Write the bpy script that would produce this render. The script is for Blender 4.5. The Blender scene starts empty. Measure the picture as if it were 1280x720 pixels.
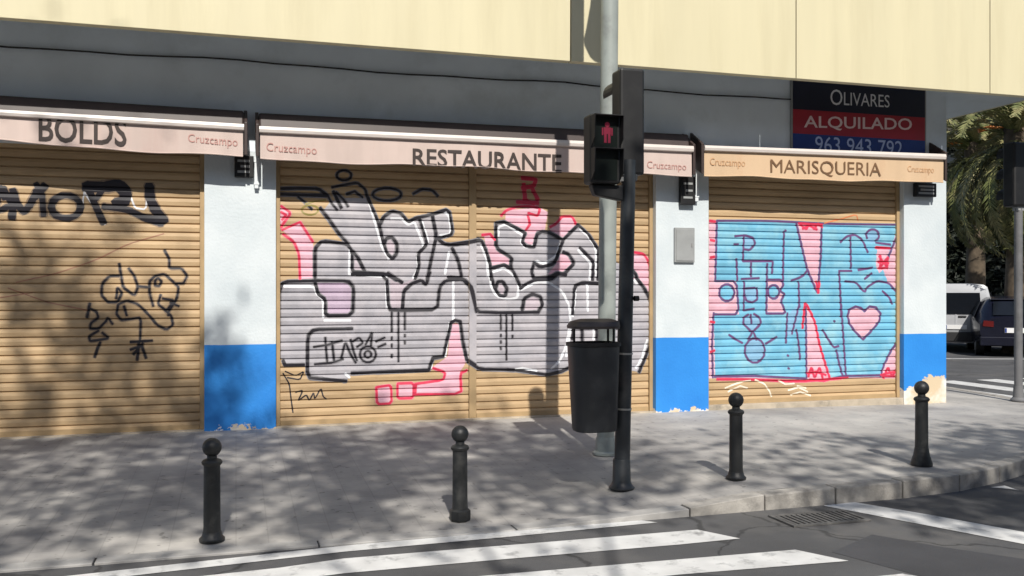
import bpy, bmesh, math, random
from mathutils import Vector, Matrix
from mathutils.geometry import delaunay_2d_cdt
random.seed(7)
S = bpy.context.scene
COL = S.collection
# ------------------------------------------------------------------ camera, sky, sun, exposure
F, CX, HZ, CAMZ = 1150.0, 640.0, 365.0, 1.6
YAW = math.radians(16.7)
CT, ST = math.cos(YAW), math.sin(YAW)
cam = bpy.data.cameras.new('camera'); co = bpy.data.objects.new('camera', cam); COL.objects.link(co)
co.location = (0, 0, CAMZ); co.rotation_euler = (math.radians(90), 0, -YAW)
cam.sensor_width = 36; cam.lens = 36 * F / 1280; cam.shift_y = (HZ - 360) / 1280.0
cam.clip_end = 600; cam.clip_start = .05
S.camera = co
SUN = Vector((.10, 1.0, -.95)).normalized()
w = bpy.data.worlds.new('World'); S.world = w; w.use_nodes = True
wn = w.node_tree.nodes; bg = wn['Background']
sky = wn.new('ShaderNodeTexSky'); sky.sky_type = 'NISHITA'; sky.sun_disc = False
sky.sun_elevation = math.asin(-SUN.z); sky.sun_rotation = math.pi + math.atan2(SUN.x, SUN.y)
w.node_tree.links.new(sky.outputs[0], bg.inputs[0]); bg.inputs[1].default_value = .085
sl = bpy.data.lights.new('sun', 'SUN'); sl.energy = 4.3; sl.angle = math.radians(.55); sl.color = (1, .95, .87)
so = bpy.data.objects.new('sun', sl); COL.objects.link(so); so.location = (-4, -20, 20)
so.rotation_euler = SUN.to_track_quat('-Z', 'Y').to_euler()
S.view_settings.view_transform = 'Standard'; S.view_settings.look = 'None'
S.view_settings.exposure = 0.28; S.view_settings.gamma = 1
S.render.engine = 'CYCLES'

# ------------------------------------------------------------------ measuring helpers (photo pixel -> place)
def ray(px, py):
    a = (px - CX) / F; b = (HZ - py) / F
    return Vector((a * CT + ST, CT - a * ST, b))
def P(px, py, yw):            # point of a wall plane y = yw
    d = ray(px, py); return Vector((0, 0, CAMZ)) + d * (yw / d.y)
def G(px, py, z=0.0):         # point of the ground at height z
    d = ray(px, py); return Vector((0, 0, CAMZ)) + d * ((z - CAMZ) / d.z)

# ------------------------------------------------------------------ materials
MATS = {}
def mat(name, col, rough=.6, var=.12, scale=6, metallic=0, bump=0, bscale=60, dirt=None, dscale=1.2, dthr=.55, spec=.5, stretch=(1, 1, 1), emit=None):
    if name in MATS: return MATS[name]
    m = bpy.data.materials.new(name); MATS[name] = m; m.use_nodes = True
    n = m.node_tree.nodes; l = m.node_tree.links; b = n['Principled BSDF']
    b.inputs['Roughness'].default_value = rough; b.inputs['Metallic'].default_value = metallic
    b.inputs['Specular IOR Level'].default_value = spec
    geo = n.new('ShaderNodeNewGeometry')
    mp = n.new('ShaderNodeMapping'); mp.inputs['Scale'].default_value = stretch
    l.new(geo.outputs['Position'], mp.inputs[0])
    ns = n.new('ShaderNodeTexNoise'); ns.inputs['Scale'].default_value = scale; ns.inputs['Detail'].default_value = 6
    l.new(mp.outputs[0], ns.inputs[0])
    rp = n.new('ShaderNodeValToRGB'); l.new(ns.outputs[0], rp.inputs[0])
    rp.color_ramp.elements[0].position = .3; rp.color_ramp.elements[1].position = .7
    rp.color_ramp.elements[0].color = (*[c * (1 - var) for c in col], 1)
    rp.color_ramp.elements[1].color = (*[min(1, c * (1 + var)) for c in col], 1)
    out = rp.outputs[0]
    if dirt:
        n2 = n.new('ShaderNodeTexNoise'); n2.inputs['Scale'].default_value = dscale; n2.inputs['Detail'].default_value = 8
        n2.inputs['Roughness'].default_value = .65
        l.new(mp.outputs[0], n2.inputs[0])
        r2 = n.new('ShaderNodeValToRGB'); l.new(n2.outputs[0], r2.inputs[0])
        r2.color_ramp.elements[0].position = dthr - .08; r2.color_ramp.elements[1].position = dthr + .12
        mx = n.new('ShaderNodeMix'); mx.data_type = 'RGBA'
        l.new(r2.outputs[0], mx.inputs[0]); l.new(out, mx.inputs[6]); mx.inputs[7].default_value = (*dirt, 1)
        out = mx.outputs[2]
    l.new(out, b.inputs['Base Color'])
    if bump:
        n3 = n.new('ShaderNodeTexNoise'); n3.inputs['Scale'].default_value = bscale; n3.inputs['Detail'].default_value = 4
        l.new(geo.outputs['Position'], n3.inputs[0])
        bp = n.new('ShaderNodeBump'); bp.inputs['Strength'].default_value = bump; bp.inputs['Distance'].default_value = .01
        l.new(n3.outputs[0], bp.inputs['Height']); l.new(bp.outputs[0], b.inputs['Normal'])
    if emit:
        b.inputs['Emission Color'].default_value = (*emit[0], 1); b.inputs['Emission Strength'].default_value = emit[1]
    return m

def math_node(n, l, op, a, b=None):
    k = n.new('ShaderNodeMath'); k.operation = op
    for i, v in enumerate((a, b)):
        if v is None: continue
        if isinstance(v, (int, float)): k.inputs[i].default_value = v
        else: l.new(v, k.inputs[i])
    return k.outputs[0]

def pillar_mat():
    m = bpy.data.materials.new('pillar_paint'); m.use_nodes = True
    n = m.node_tree.nodes; l = m.node_tree.links; b = n['Principled BSDF']; b.inputs['Roughness'].default_value = .55
    geo = n.new('ShaderNodeNewGeometry'); sp = n.new('ShaderNodeSeparateXYZ'); l.new(geo.outputs['Position'], sp.inputs[0])
    ns = n.new('ShaderNodeTexNoise'); ns.inputs['Scale'].default_value = 2.2; ns.inputs['Detail'].default_value = 5; l.new(geo.outputs['Position'], ns.inputs[0])
    def ramp(c0, c1, src, p0=.3, p1=.7):
        r = n.new('ShaderNodeValToRGB'); l.new(src, r.inputs[0]); r.color_ramp.elements[0].position = p0; r.color_ramp.elements[1].position = p1
        r.color_ramp.elements[0].color = (*c0, 1); r.color_ramp.elements[1].color = (*c1, 1); return r.outputs[0]
    white = ramp((.54, .60, .63), (.66, .71, .73), ns.outputs[0])
    blue = ramp((.018, .205, .62), (.028, .26, .72), ns.outputs[0])
    n2 = n.new('ShaderNodeTexNoise'); n2.inputs['Scale'].default_value = 7; n2.inputs['Detail'].default_value = 7; n2.inputs['Roughness'].default_value = .7
    l.new(geo.outputs['Position'], n2.inputs[0])
    wob = math_node(n, l, 'MULTIPLY', math_node(n, l, 'SUBTRACT', ns.outputs[0], .5), .02)
    isblue = math_node(n, l, 'LESS_THAN', math_node(n, l, 'ADD', sp.outputs[2], wob), 1.06)
    # chipped paint along the foot, more on the corner pillar
    k = math_node(n, l, 'MULTIPLY', math_node(n, l, 'MAXIMUM', math_node(n, l, 'SUBTRACT', sp.outputs[0], 7.9), 0), .42)
    k = math_node(n, l, 'MINIMUM', k, .30)
    hgt = math_node(n, l, 'SUBTRACT', math_node(n, l, 'SUBTRACT', sp.outputs[2], .17), k)
    chip = math_node(n, l, 'LESS_THAN', math_node(n, l, 'ADD', math_node(n, l, 'MULTIPLY', n2.outputs[0], -.42), hgt), -.19)
    notchip = math_node(n, l, 'SUBTRACT', 1.0, chip)
    fac = math_node(n, l, 'MULTIPLY', isblue, notchip)
    n4 = n.new('ShaderNodeTexNoise'); n4.inputs['Scale'].default_value = 3; n4.inputs['Detail'].default_value = 6; l.new(geo.outputs['Position'], n4.inputs[0])
    bare = ramp((.62, .50, .34), (.78, .78, .76), n4.outputs[0], .42, .55)
    m0 = n.new('ShaderNodeMix'); m0.data_type = 'RGBA'; l.new(chip, m0.inputs[0]); l.new(white, m0.inputs[6]); l.new(bare, m0.inputs[7])
    mx = n.new('ShaderNodeMix'); mx.data_type = 'RGBA'; l.new(fac, mx.inputs[0]); l.new(m0.outputs[2], mx.inputs[6]); l.new(blue, mx.inputs[7])
    l.new(mx.outputs[2], b.inputs['Base Color'])
    n3 = n.new('ShaderNodeTexNoise'); n3.inputs['Scale'].default_value = 35; l.new(geo.outputs['Position'], n3.inputs[0])
    bp = n.new('ShaderNodeBump'); bp.inputs['Strength'].default_value = .25; bp.inputs['Distance'].default_value = .01
    l.new(n3.outputs[0], bp.inputs['Height']); l.new(bp.outputs[0], b.inputs['Normal'])
    return m

def paving_mat():
    m = bpy.data.materials.new('paving'); m.use_nodes = True
    n = m.node_tree.nodes; l = m.node_tree.links; b = n['Principled BSDF']; b.inputs['Roughness'].default_value = .8
    geo = n.new('ShaderNodeNewGeometry')
    br = n.new('ShaderNodeTexBrick'); br.offset = 0; br.inputs['Scale'].default_value = 1; br.inputs['Brick Width'].default_value = .2; br.inputs['Row Height'].default_value = .2
    br.inputs['Mortar Size'].default_value = .004; br.inputs['Color1'].default_value = (.36, .35, .335, 1); br.inputs['Color2'].default_value = (.385, .372, .355, 1)
    br.inputs['Mortar'].default_value = (.325, .315, .30, 1); l.new(geo.outputs['Position'], br.inputs[0])
    ns = n.new('ShaderNodeTexNoise'); ns.inputs['Scale'].default_value = 1.1; ns.inputs['Detail'].default_value = 9; ns.inputs['Roughness'].default_value = .62; l.new(geo.outputs['Position'], ns.inputs[0])
    r = n.new('ShaderNodeValToRGB'); l.new(ns.outputs[0], r.inputs[0]); r.color_ramp.elements[0].position = .32; r.color_ramp.elements[1].position = .68
    r.color_ramp.elements[0].color = (.62, .62, .64, 1); r.color_ramp.elements[1].color = (1.28, 1.26, 1.22, 1)
    mx = n.new('ShaderNodeMix'); mx.data_type = 'RGBA'; mx.blend_type = 'MULTIPLY'; mx.inputs[0].default_value = 1
    l.new(br.outputs[0], mx.inputs[6]); l.new(r.outputs[0], mx.inputs[7])
    n5 = n.new('ShaderNodeTexNoise'); n5.inputs['Scale'].default_value = 14; n5.inputs['Detail'].default_value = 5; l.new(geo.outputs['Position'], n5.inputs[0])
    r5 = n.new('ShaderNodeValToRGB'); l.new(n5.outputs[0], r5.inputs[0]); r5.color_ramp.elements[0].position = .3; r5.color_ramp.elements[1].position = .36
    r5.color_ramp.elements[0].color = (.62, .62, .62, 1); r5.color_ramp.elements[1].color = (1, 1, 1, 1)
    m2 = n.new('ShaderNodeMix'); m2.data_type = 'RGBA'; m2.blend_type = 'MULTIPLY'; m2.inputs[0].default_value = 1
    l.new(mx.outputs[2], m2.inputs[6]); l.new(r5.outputs[0], m2.inputs[7])
    l.new(m2.outputs[2], b.inputs['Base Color'])
    bp = n.new('ShaderNodeBump'); bp.inputs['Strength'].default_value = .2; bp.inputs['Distance'].default_value = .003
    l.new(br.outputs[1], bp.inputs['Height']); bp.invert = True; l.new(bp.outputs[0], b.inputs['Normal'])
    return m

TAN = mat('shutter_tan', (.495, .35, .20), .5, .12, 3, stretch=(.5, 1, 2.5), dirt=(.37, .25, .135), dscale=2.5, dthr=.60, spec=.35, bump=.5, bscale=3.5)
def per_object(m, amt):      # each slat a slightly different tone
    n = m.node_tree.nodes; l = m.node_tree.links; b = n['Principled BSDF']; src = b.inputs['Base Color'].links[0].from_socket
    oi = n.new('ShaderNodeObjectInfo'); hs = n.new('ShaderNodeHueSaturation')
    l.new(math_node(n, l, 'ADD', math_node(n, l, 'MULTIPLY', oi.outputs['Random'], amt), 1 - amt / 2), hs.inputs['Value'])
    l.new(src, hs.inputs['Color']); l.new(hs.outputs[0], b.inputs['Base Color'])
per_object(TAN, .16)
M = dict(
    asphalt=mat('asphalt', (.085, .085, .088), .85, .22, 1.3, bump=.6, bscale=180, dirt=(.13, .125, .12), dscale=.8, dthr=.58),
    paving=paving_mat(), pillar=pillar_mat(),
    kerb=mat('kerb_granite', (.36, .34, .31), .8, .25, 9, bump=.4, bscale=80, dirt=(.16, .15, .14), dscale=3, dthr=.58),
    kerbw=mat('kerb_flush', (.37, .36, .345), .8, .15, 6, bump=.3, bscale=80, dirt=(.25, .245, .235), dscale=4, dthr=.62),
    paint=mat('road_paint', (.62, .62, .61), .7, .12, 5, dirt=(.22, .22, .22), dscale=7, dthr=.62),
    wall=mat('wall_white', (.74, .81, .87), .7, .06, 2, dirt=(.62, .68, .72), dscale=1.5, dthr=.6),
    soffit=mat('soffit_grey', (.50, .55, .57), .75, .07, 2, dirt=(.42, .46, .46), dscale=1, dthr=.6),
    yellow=mat('fascia_yellow', (.66, .60, .40), .45, .04, 1.2, stretch=(3, 1, .3), dirt=(.60, .54, .35), dscale=.9, dthr=.56),
    seam=mat('seam_dark', (.30, .27, .18), .8, .05),
    stone=mat('sill_stone', (.42, .36, .28), .8, .2, 6, dirt=(.2, .18, .15), dscale=4, dthr=.6),
    brown=mat('awning_brown', (.045, .03, .027), .5, .15),
    bar=mat('awning_bar', (.66, .60, .56), .4, .04),
    val=mat('valance_cream', (.56, .45, .405), .8, .07, 3, stretch=(2, 1, .3), dirt=(.50, .37, .33), dscale=1.5, dthr=.6),
    val3=mat('valance_tan', (.60, .43, .275), .8, .06, 3, stretch=(2, 1, .3), dirt=(.55, .36, .22), dscale=1.5, dthr=.6),
    letter=mat('letter_dark', (.045, .032, .028), .7, .1), letter_b=mat('letter_brown', (.16, .085, .04), .7, .1),
    logo=mat('logo_red', (.46, .25, .22), .8, .2, 20), logo3=mat('logo_tan', (.54, .32, .17), .8, .2, 20),
    black=mat('black_metal', (.006, .006, .007), .55, .2, 8, dirt=(.014, .014, .014), dscale=4, dthr=.6),
    iron=mat('cast_iron', (.014, .015, .016), .5, .2, 10, bump=.2, bscale=60, dirt=(.045, .045, .043), dscale=8, dthr=.6),
    gpole=mat('signal_pole_grey', (.15, .15, .155), .5, .12, 6, dirt=(.09, .09, .09), dscale=4, dthr=.6),
    lamp=mat('lamp_post_grey', (.30, .33, .31), .5, .1, 5, dirt=(.2, .21, .2), dscale=3, dthr=.58),
    pole=mat('signal_pole_dark', (.022, .026, .031), .45, .2, 6, dirt=(.05, .05, .052), dscale=5, dthr=.6),
    bin=mat('bin_plastic', (.022, .025, .030), .45, .15, 5, dirt=(.045, .047, .05), dscale=5, dthr=.6),
    hood=mat('bin_hood', (.045, .035, .035), .5, .2, 8), galv=mat('galvanised', (.38, .38, .37), .45, .12, 8, metallic=.4),
    redman=mat('red_signal', (.13, .006, .022), .4, .1, 8, emit=((1, .08, .2), .05)), lens=mat('dark_lens', (.005, .008, .007), .3, .1),
    grey=mat('cabinet_grey', (.30, .31, .31), .5, .08, 8), whitep=mat('white_plastic', (.72, .76, .78), .5, .05),
    navy=mat('sign_navy', (.007, .010, .030), .35, .1), red=mat('sign_red', (.36, .018, .035), .35, .1), sblue=mat('sign_blue', (.010, .035, .20), .35, .1),
    swhite=mat('sign_white', (.70, .70, .72), .5, .05), spink=mat('sign_letter_white', (.80, .62, .62), .5, .05), slb=mat('sign_pale_blue', (.42, .50, .75), .5, .05),
    cable=mat('cable_black', (.02, .02, .02), .6, .1),
    bark=mat('bark', (.12, .09, .065), .9, .3, 8, bump=.6, bscale=20),
    leaf=mat('leaf_green', (.06, .10, .03), .6, .35, .8), leafd=mat('leaf_shade', (.010, .015, .008), .7, .4, .7),  # leafd: deep shade behind the vehicles put into a near-black leaf colour
    frond=mat('palm_frond', (.12, .135, .045), .55, .4, 2.5, dirt=(.30, .26, .12), dscale=1.6, dthr=.52), palmbark=mat('palm_bark', (.10, .075, .05), .9, .4, 6, bump=.8, bscale=12),
    fruit=mat('palm_fruit', (.62, .20, .04), .6, .2, 9),
    vanw=mat('van_white', (.42, .43, .45), .35, .03), carn=mat('car_navy', (.006, .007, .016), .2, .1), glass=mat('car_glass', (.008, .010, .014), .08, .05),
    tyre=mat('tyre', (.012, .012, .012), .8, .1), rim=mat('rim', (.35, .35, .36), .35, .05, metallic=.7), tail=mat('tail_light', (.10, .008, .008), .2, .1),
    plate=mat('number_plate', (.75, .75, .75), .4, .03), trim=mat('car_trim', (.02, .02, .022), .6, .1),
    tan=TAN, rail=mat('rail_tan', (.40, .28, .15), .5, .12, 5),
    k=mat('spray_black', (.016, .014, .020), .5, .15, 15), w=mat('spray_white', (.76, .77, .80), .5, .06, 12),
    s=mat('spray_silver', (.375, .365, .395), .42, .14, 5, dirt=(.475, .45, .475), dscale=2.6, dthr=.52), p=mat('spray_pink', (.70, .42, .50), .5, .10, 6),
    r=mat('spray_red', (.62, .035, .085), .5, .15, 10), o=mat('spray_orange', (.62, .20, .08), .5, .15, 10), e=mat('spray_rust', (.36, .17, .11), .6, .15, 10),
    b=mat('spray_blue', (.16, .44, .61), .5, .16, 3, dirt=(.28, .54, .64), dscale=2.4, dthr=.54), v=mat('spray_violet', (.13, .055, .16), .5, .2, 9),
    i=mat('overspray_grey', (.215, .205, .22), .5, .2, 20), j=mat('overspray_violet', (.13, .21, .33), .5, .2, 20), z=mat('overspray_red', (.66, .20, .27), .5, .2, 20), t=mat('overspray_brown', (.25, .175, .115), .5, .2, 20),
    q=mat('spray_pale', (.50, .43, .475), .5, .1, 6), u=mat('spray_paleblue', (.22, .42, .60), .5, .1, 6),
    y=mat('spray_olive', (.28, .23, .07), .5, .2, 9), l=mat('spray_lilac', (.46, .36, .46), .5, .12, 6), h=mat('spray_chalk', (.80, .73, .60), .6, .1, 12),
)

def add_cracks(m):
    n = m.node_tree.nodes; l = m.node_tree.links; b = n['Principled BSDF']; src = b.inputs['Base Color'].links[0].from_socket
    geo = n.new('ShaderNodeNewGeometry'); ns = n.new('ShaderNodeTexNoise'); ns.inputs['Scale'].default_value = 1.6; ns.inputs['Detail'].default_value = 6; l.new(geo.outputs['Position'], ns.inputs[0])
    va = n.new('ShaderNodeVectorMath'); va.operation = 'MULTIPLY_ADD'; l.new(ns.outputs['Color'], va.inputs[0]); va.inputs[1].default_value = (.9, .9, 0); l.new(geo.outputs['Position'], va.inputs[2])
    vo = n.new('ShaderNodeTexVoronoi'); vo.feature = 'DISTANCE_TO_EDGE'; vo.inputs['Scale'].default_value = .55; l.new(va.outputs[0], vo.inputs[0])
    r = n.new('ShaderNodeValToRGB'); l.new(vo.outputs[0], r.inputs[0]); r.color_ramp.elements[0].position = .004; r.color_ramp.elements[1].position = .010
    r.color_ramp.elements[0].color = (.5, .5, .5, 1); r.color_ramp.elements[1].color = (1, 1, 1, 1)
    mx = n.new('ShaderNodeMix'); mx.data_type = 'RGBA'; mx.blend_type = 'MULTIPLY'; mx.inputs[0].default_value = 1
    l.new(src, mx.inputs[6]); l.new(r.outputs[0], mx.inputs[7]); l.new(mx.outputs[2], b.inputs['Base Color'])
add_cracks(M['asphalt'])
# ------------------------------------------------------------------ mesh builder
class MB:
    def __init__(s): s.v = []; s.f = []
    def add(s, vs, fs):
        o = len(s.v); s.v += [tuple(v) for v in vs]; s.f += [tuple(i + o for i in f) for f in fs]; return s
    def box(s, x0, x1, y0, y1, z0, z1):
        return s.add([(x0, y0, z0), (x1, y0, z0), (x1, y1, z0), (x0, y1, z0), (x0, y0, z1), (x1, y0, z1), (x1, y1, z1), (x0, y1, z1)],
                     [(3, 2, 1, 0), (4, 5, 6, 7), (0, 1, 5, 4), (1, 2, 6, 5), (2, 3, 7, 6), (3, 0, 4, 7)])
    def hexa(s, b, t):      # bottom quad, top quad
        return s.add(list(b) + list(t), [(3, 2, 1, 0), (4, 5, 6, 7), (0, 1, 5, 4), (1, 2, 6, 5), (2, 3, 7, 6), (3, 0, 4, 7)])
    def tube(s, pts, rad, n=12, cap=True):
        pts = [Vector(p) for p in pts]
        if not isinstance(rad, (list, tuple)): rad = [rad] * len(pts)
        o = len(s.v); up = Vector((0, 0, 1))
        for i, p in enumerate(pts):
            d = (pts[min(i + 1, len(pts) - 1)] - pts[max(i - 1, 0)]).normalized()
            a = d.cross(up)
            if a.length < .05: a = d.cross(Vector((1, 0, 0)))
            a.normalize(); b = d.cross(a)
            for k in range(n):
                t = 2 * math.pi * k / n
                s.v.append(tuple(p + (a * math.cos(t) + b * math.sin(t)) * rad[i]))
        for i in range(len(pts) - 1):
            for k in range(n):
                s.f.append((o + i * n + k, o + i * n + (k + 1) % n, o + (i + 1) * n + (k + 1) % n, o + (i + 1) * n + k))
        if cap:
            s.f.append(tuple(o + k for k in range(n))[::-1]); s.f.append(tuple(o + (len(pts) - 1) * n + k for k in range(n)))
        return s
    def lathe(s, prof, c=(0, 0, 0), n=20, sq=None):
        o = len(s.v); c = Vector(c)
        for (r, z) in prof:
            for k in range(n):
                t = 2 * math.pi * (k + .5) / n
                s.v.append((c.x + r * math.cos(t), c.y + r * math.sin(t), c.z + z))
        for i in range(len(prof) - 1):
            for k in range(n):
                s.f.append((o + i * n + k, o + i * n + (k + 1) % n, o + (i + 1) * n + (k + 1) % n, o + (i + 1) * n + k))
        s.f.append(tuple(o + k for k in range(n))[::-1]); s.f.append(tuple(o + (len(prof) - 1) * n + k for k in range(n)))
        return s
    def build(s, name, m, parent=None, org=None, smooth=False, bevel=0):
        if org is None: org = Vector(parent.get('_o', (0, 0, 0))) if parent is not None else Vector((0, 0, 0))
        me = bpy.data.meshes.new(name)
        me.from_pydata([tuple(Vector(v) - Vector(org)) for v in s.v], [], s.f); me.update()
        if isinstance(m, list):
            for q in m: me.materials.append(q)
        else: me.materials.append(m)
        o = bpy.data.objects.new(name, me); COL.objects.link(o)
        if parent is not None: o.parent = parent
        else: o.location = org
        if smooth:
            for p in me.polygons: p.use_smooth = True
            me.set_sharp_from_angle(angle=math.radians(38))
        if bevel:
            bv = o.modifiers.new('bevel', 'BEVEL'); bv.width = bevel; bv.segments = 2; bv.limit_method = 'ANGLE'
        return o
def tag(o, label=None, cat=None, group=None, kind=None):
    if label: o['label'] = label
    if cat: o['category'] = cat
    if group: o['group'] = group
    if kind: o['kind'] = kind
    return o
ORIG = {}
def thing(name, label, cat, loc, group=None):
    o = bpy.data.objects.new(name, None); COL.objects.link(o); o.location = loc; o.empty_display_size = .2
    o['_o'] = tuple(loc); ORIG[o.name] = o
    return tag(o, label, cat, group)
def sub(parent_mesh, o):      # parent a part (built in world coords with the thing's origin) under another part
    o.parent = parent_mesh; return o

def text(name, body, m, parent, x0, x1, z0l, z1l, z0r, z1r, y, bold=.0, thick=.003):
    cu = bpy.data.curves.new('t', 'FONT'); cu.body = body; cu.offset = bold; cu.resolution_u = 3
    o = bpy.data.objects.new('t', cu); COL.objects.link(o)
    me = bpy.data.meshes.new_from_object(o.evaluated_get(bpy.context.evaluated_depsgraph_get()))
    bpy.data.objects.remove(o)
    xs = [v.co.x for v in me.vertices]; ys = [v.co.y for v in me.vertices]
    a, b, c, d = min(xs), max(xs), min(ys), max(ys)
    mb = MB(); vs = []
    for v in me.vertices:
        u = (v.co.x - a) / (b - a); t = (v.co.y - c) / (d - c)
        lo = z0l + (z0r - z0l) * u; hi = z1l + (z1r - z1l) * u
        vs.append((x0 + (x1 - x0) * u, y(x0 + (x1 - x0) * u) if callable(y) else y, lo + (hi - lo) * t))
    mb.add(vs, [tuple(p.vertices) for p in me.polygons])
    return mb.build(name, m, parent)

# ------------------------------------------------------------------ ground
YF, YS, YV, YO = 9.885, 9.995, 9.60, 9.0        # pillar front, shutter, awning valance, fascia planes
ZB = .18                                        # pavement level at the building
road = MB().add([(-200, -150, 0), (250, -150, 0), (250, 250, 0), (-200, 250, 0)], [(0, 1, 2, 3)]).build('road', M['asphalt']); tag(road, kind='structure')
KP = [(-14, 5.85, .010), (-6, 5.85, .010), (-1.5, 5.85, .010), (1, 5.87, .010), (2.75, 5.90, .010), (3.1, 5.91, .055), (3.5, 5.92, .095), (3.9, 5.93, .12),
      (5, 5.96, .13), (5.7, 6.06, .13), (6.55, 6.38, .13), (7.4, 6.86, .13), (8.2, 7.42, .13), (9.0, 8.1, .13), (9.7, 8.9, .13), (10.2, 9.7, .13), (10.45, 10.6, .13), (10.6, 12, .13), (10.6, 20, .13), (10.6, 45, .13)]
BP = [(-14, 10.6), (-6, 10.6), (-1.5, 10.6), (1, 10.6), (2.75, 10.6), (3.1, 10.6), (3.5, 10.6), (3.9, 10.6), (5, 10.6), (5.7, 10.6), (6.4, 10.6), (7.0, 10.6), (7.6, 10.6), (8.1, 10.6), (8.5, 10.6),
      (8.7, 10.7), (8.8, 10.9), (8.8, 12), (8.8, 20), (8.8, 45)]
def hp(x, y):
    zk = .010
    for a, b in zip(KP, KP[1:]):
        if a[0] <= x <= b[0]: zk = a[2] + (b[2] - a[2]) * (x - a[0]) / max(1e-6, b[0] - a[0]); break
    t = min(1, max(0, (y - 5.9) / 4.0)); return zk + (ZB - zk) * t
def gp(px, py):
    z = .1
    for _ in range(8): p = G(px, py, z); z = hp(p.x, p.y)
    return G(px, py, z)
mb = MB(); NR = 12; KW = .14
def kin(i):               # inner edge of the kerb
    a = Vector(KP[max(0, i - 1)][:2]); b = Vector(KP[min(len(KP) - 1, i + 1)][:2]); d = (b - a).normalized()
    return Vector(KP[i][:2]) + Vector((-d.y, d.x)) * KW
rows = []
for i in range(len(KP)):
    ki = kin(i); r = []
    for j in range(NR + 1):
        t = j / NR; x = ki.x + (BP[i][0] - ki.x) * t; y = ki.y + (BP[i][1] - ki.y) * t
        tt = min(1, t * (BP[i][1] - KP[i][1] if i < 14 else 1) / (4.0 if i < 14 else 1)); r.append((x, y, KP[i][2] - .004 + (ZB - KP[i][2] + .004) * tt))
    rows.append(r)
vs = [v for r in rows for v in r]; fs = []
for i in range(len(rows) - 1):
    for j in range(NR): fs.append((i * (NR + 1) + j, (i + 1) * (NR + 1) + j, (i + 1) * (NR + 1) + j + 1, i * (NR + 1) + j + 1))
pav = mb.add(vs, fs).build('pavement', M['paving']); tag(pav, kind='structure')
# kerb stones, one by one
def kpt(s):
    for i in range(len(KP) - 1):
        a, b = Vector(KP[i]), Vector(KP[i + 1]); L = (b - a).length
        if s <= L: t = s / L; n0 = kin(i) - a.xy; n1 = kin(i + 1) - b.xy; return a.lerp(b, t), n0.lerp(n1, t)
        s -= L
    return Vector(KP[-1]), kin(len(KP) - 1) - Vector(KP[-1]).xy
s_ = 8.0; rk = random.Random(3)
while s_ < 34:
    L = 1.3 if s_ < 16.5 else .62
    a, na = kpt(s_ + .006); b, nb = kpt(s_ + L - .006); dz = rk.uniform(-.003, .004)
    bot = [(a.x, a.y, -.1), (b.x, b.y, -.1), (b.x + nb.x, b.y + nb.y, -.1), (a.x + na.x, a.y + na.y, -.1)]
    top = [(q[0], q[1], z + .004 + dz) for q, z in zip(bot, (a.z, b.z, b.z, a.z))]
    MB().hexa(bot, top).build('kerb_stone', M['kerb'] if a.z > .03 else M['kerbw'], pav, bevel=.012 if a.z > .06 else .005); s_ += L
# painted markings (children of the road)
def mark(name, pts, z=.004, m='paint'):
    q = [G(x, y, z) for x, y in pts]; mb = MB(); mb.add(q, [tuple(range(len(q)))]); return mb.build(name, M[m], road)
mark('crossing_stripe', [(150, 731), (350, 709.5), (430, 698), (640, 681), (872, 662), (925, 673), (850, 680.5), (640, 698), (430, 716.5), (250, 740)])
mark('crossing_stripe', [(430, 745), (600, 720), (850, 699), (994, 687), (1061, 701), (850, 718), (640, 740), (480, 765)])
mark('crossing_stripe', [(900, 740), (1128, 717), (1215, 732), (960, 765)])
mark('crossing_stripe', [(1000, 775), (1300, 742), (1420, 765), (1100, 820)])
mark('crossing_stripe', [(60, 722.5), (430, 682), (640, 663.5), (800, 650), (822, 653), (640, 670.5), (430, 689.5), (90, 728)])
mark('stop_line', [(1029, 632), (1085, 642.5), (1160, 657), (1280, 680), (1500, 725), (1500, 700), (1280, 665), (1160, 643), (1067, 627.5)])
mark('lane_line', [(1238, 609), (1262, 611), (1274, 613), (1256, 607)])
mark('lane_line', [(1262, 574), (1300, 580), (1310, 577), (1270, 570)])
for k in range(4):        # zebra of the side street
    x0 = 11.0 + k * .95
    MB().add([(x0, 10.4, .004), (x0 + .45, 10.4, .004), (x0 + .45, 13.6, .004), (x0, 13.6, .004)], [(0, 1, 2, 3)]).build('crossing_stripe', M['paint'], road)
MB().add([(12.2, 19.6, .004), (20, 16.6, .004), (20, 16.78, .004), (12.2, 19.78, .004)], [(0, 1, 2, 3)]).build('lane_line', M['paint'], road)
M['patch'] = mat('asphalt_and_shade_patch', (.055, .055, .060), .8, .2, 2, bump=.6, bscale=160)
mark('asphalt_and_shade_patch', [(1090, 668), (1180, 684), (1290, 700), (1290, 735), (1180, 728), (1040, 690)], .002, 'patch')  # bluish dark sheet paints the shade lying on this part of the road
mark('asphalt_and_shade_patch', [(700, 728), (830, 712), (930, 722), (900, 760), (760, 765)], .002, 'patch')
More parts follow.
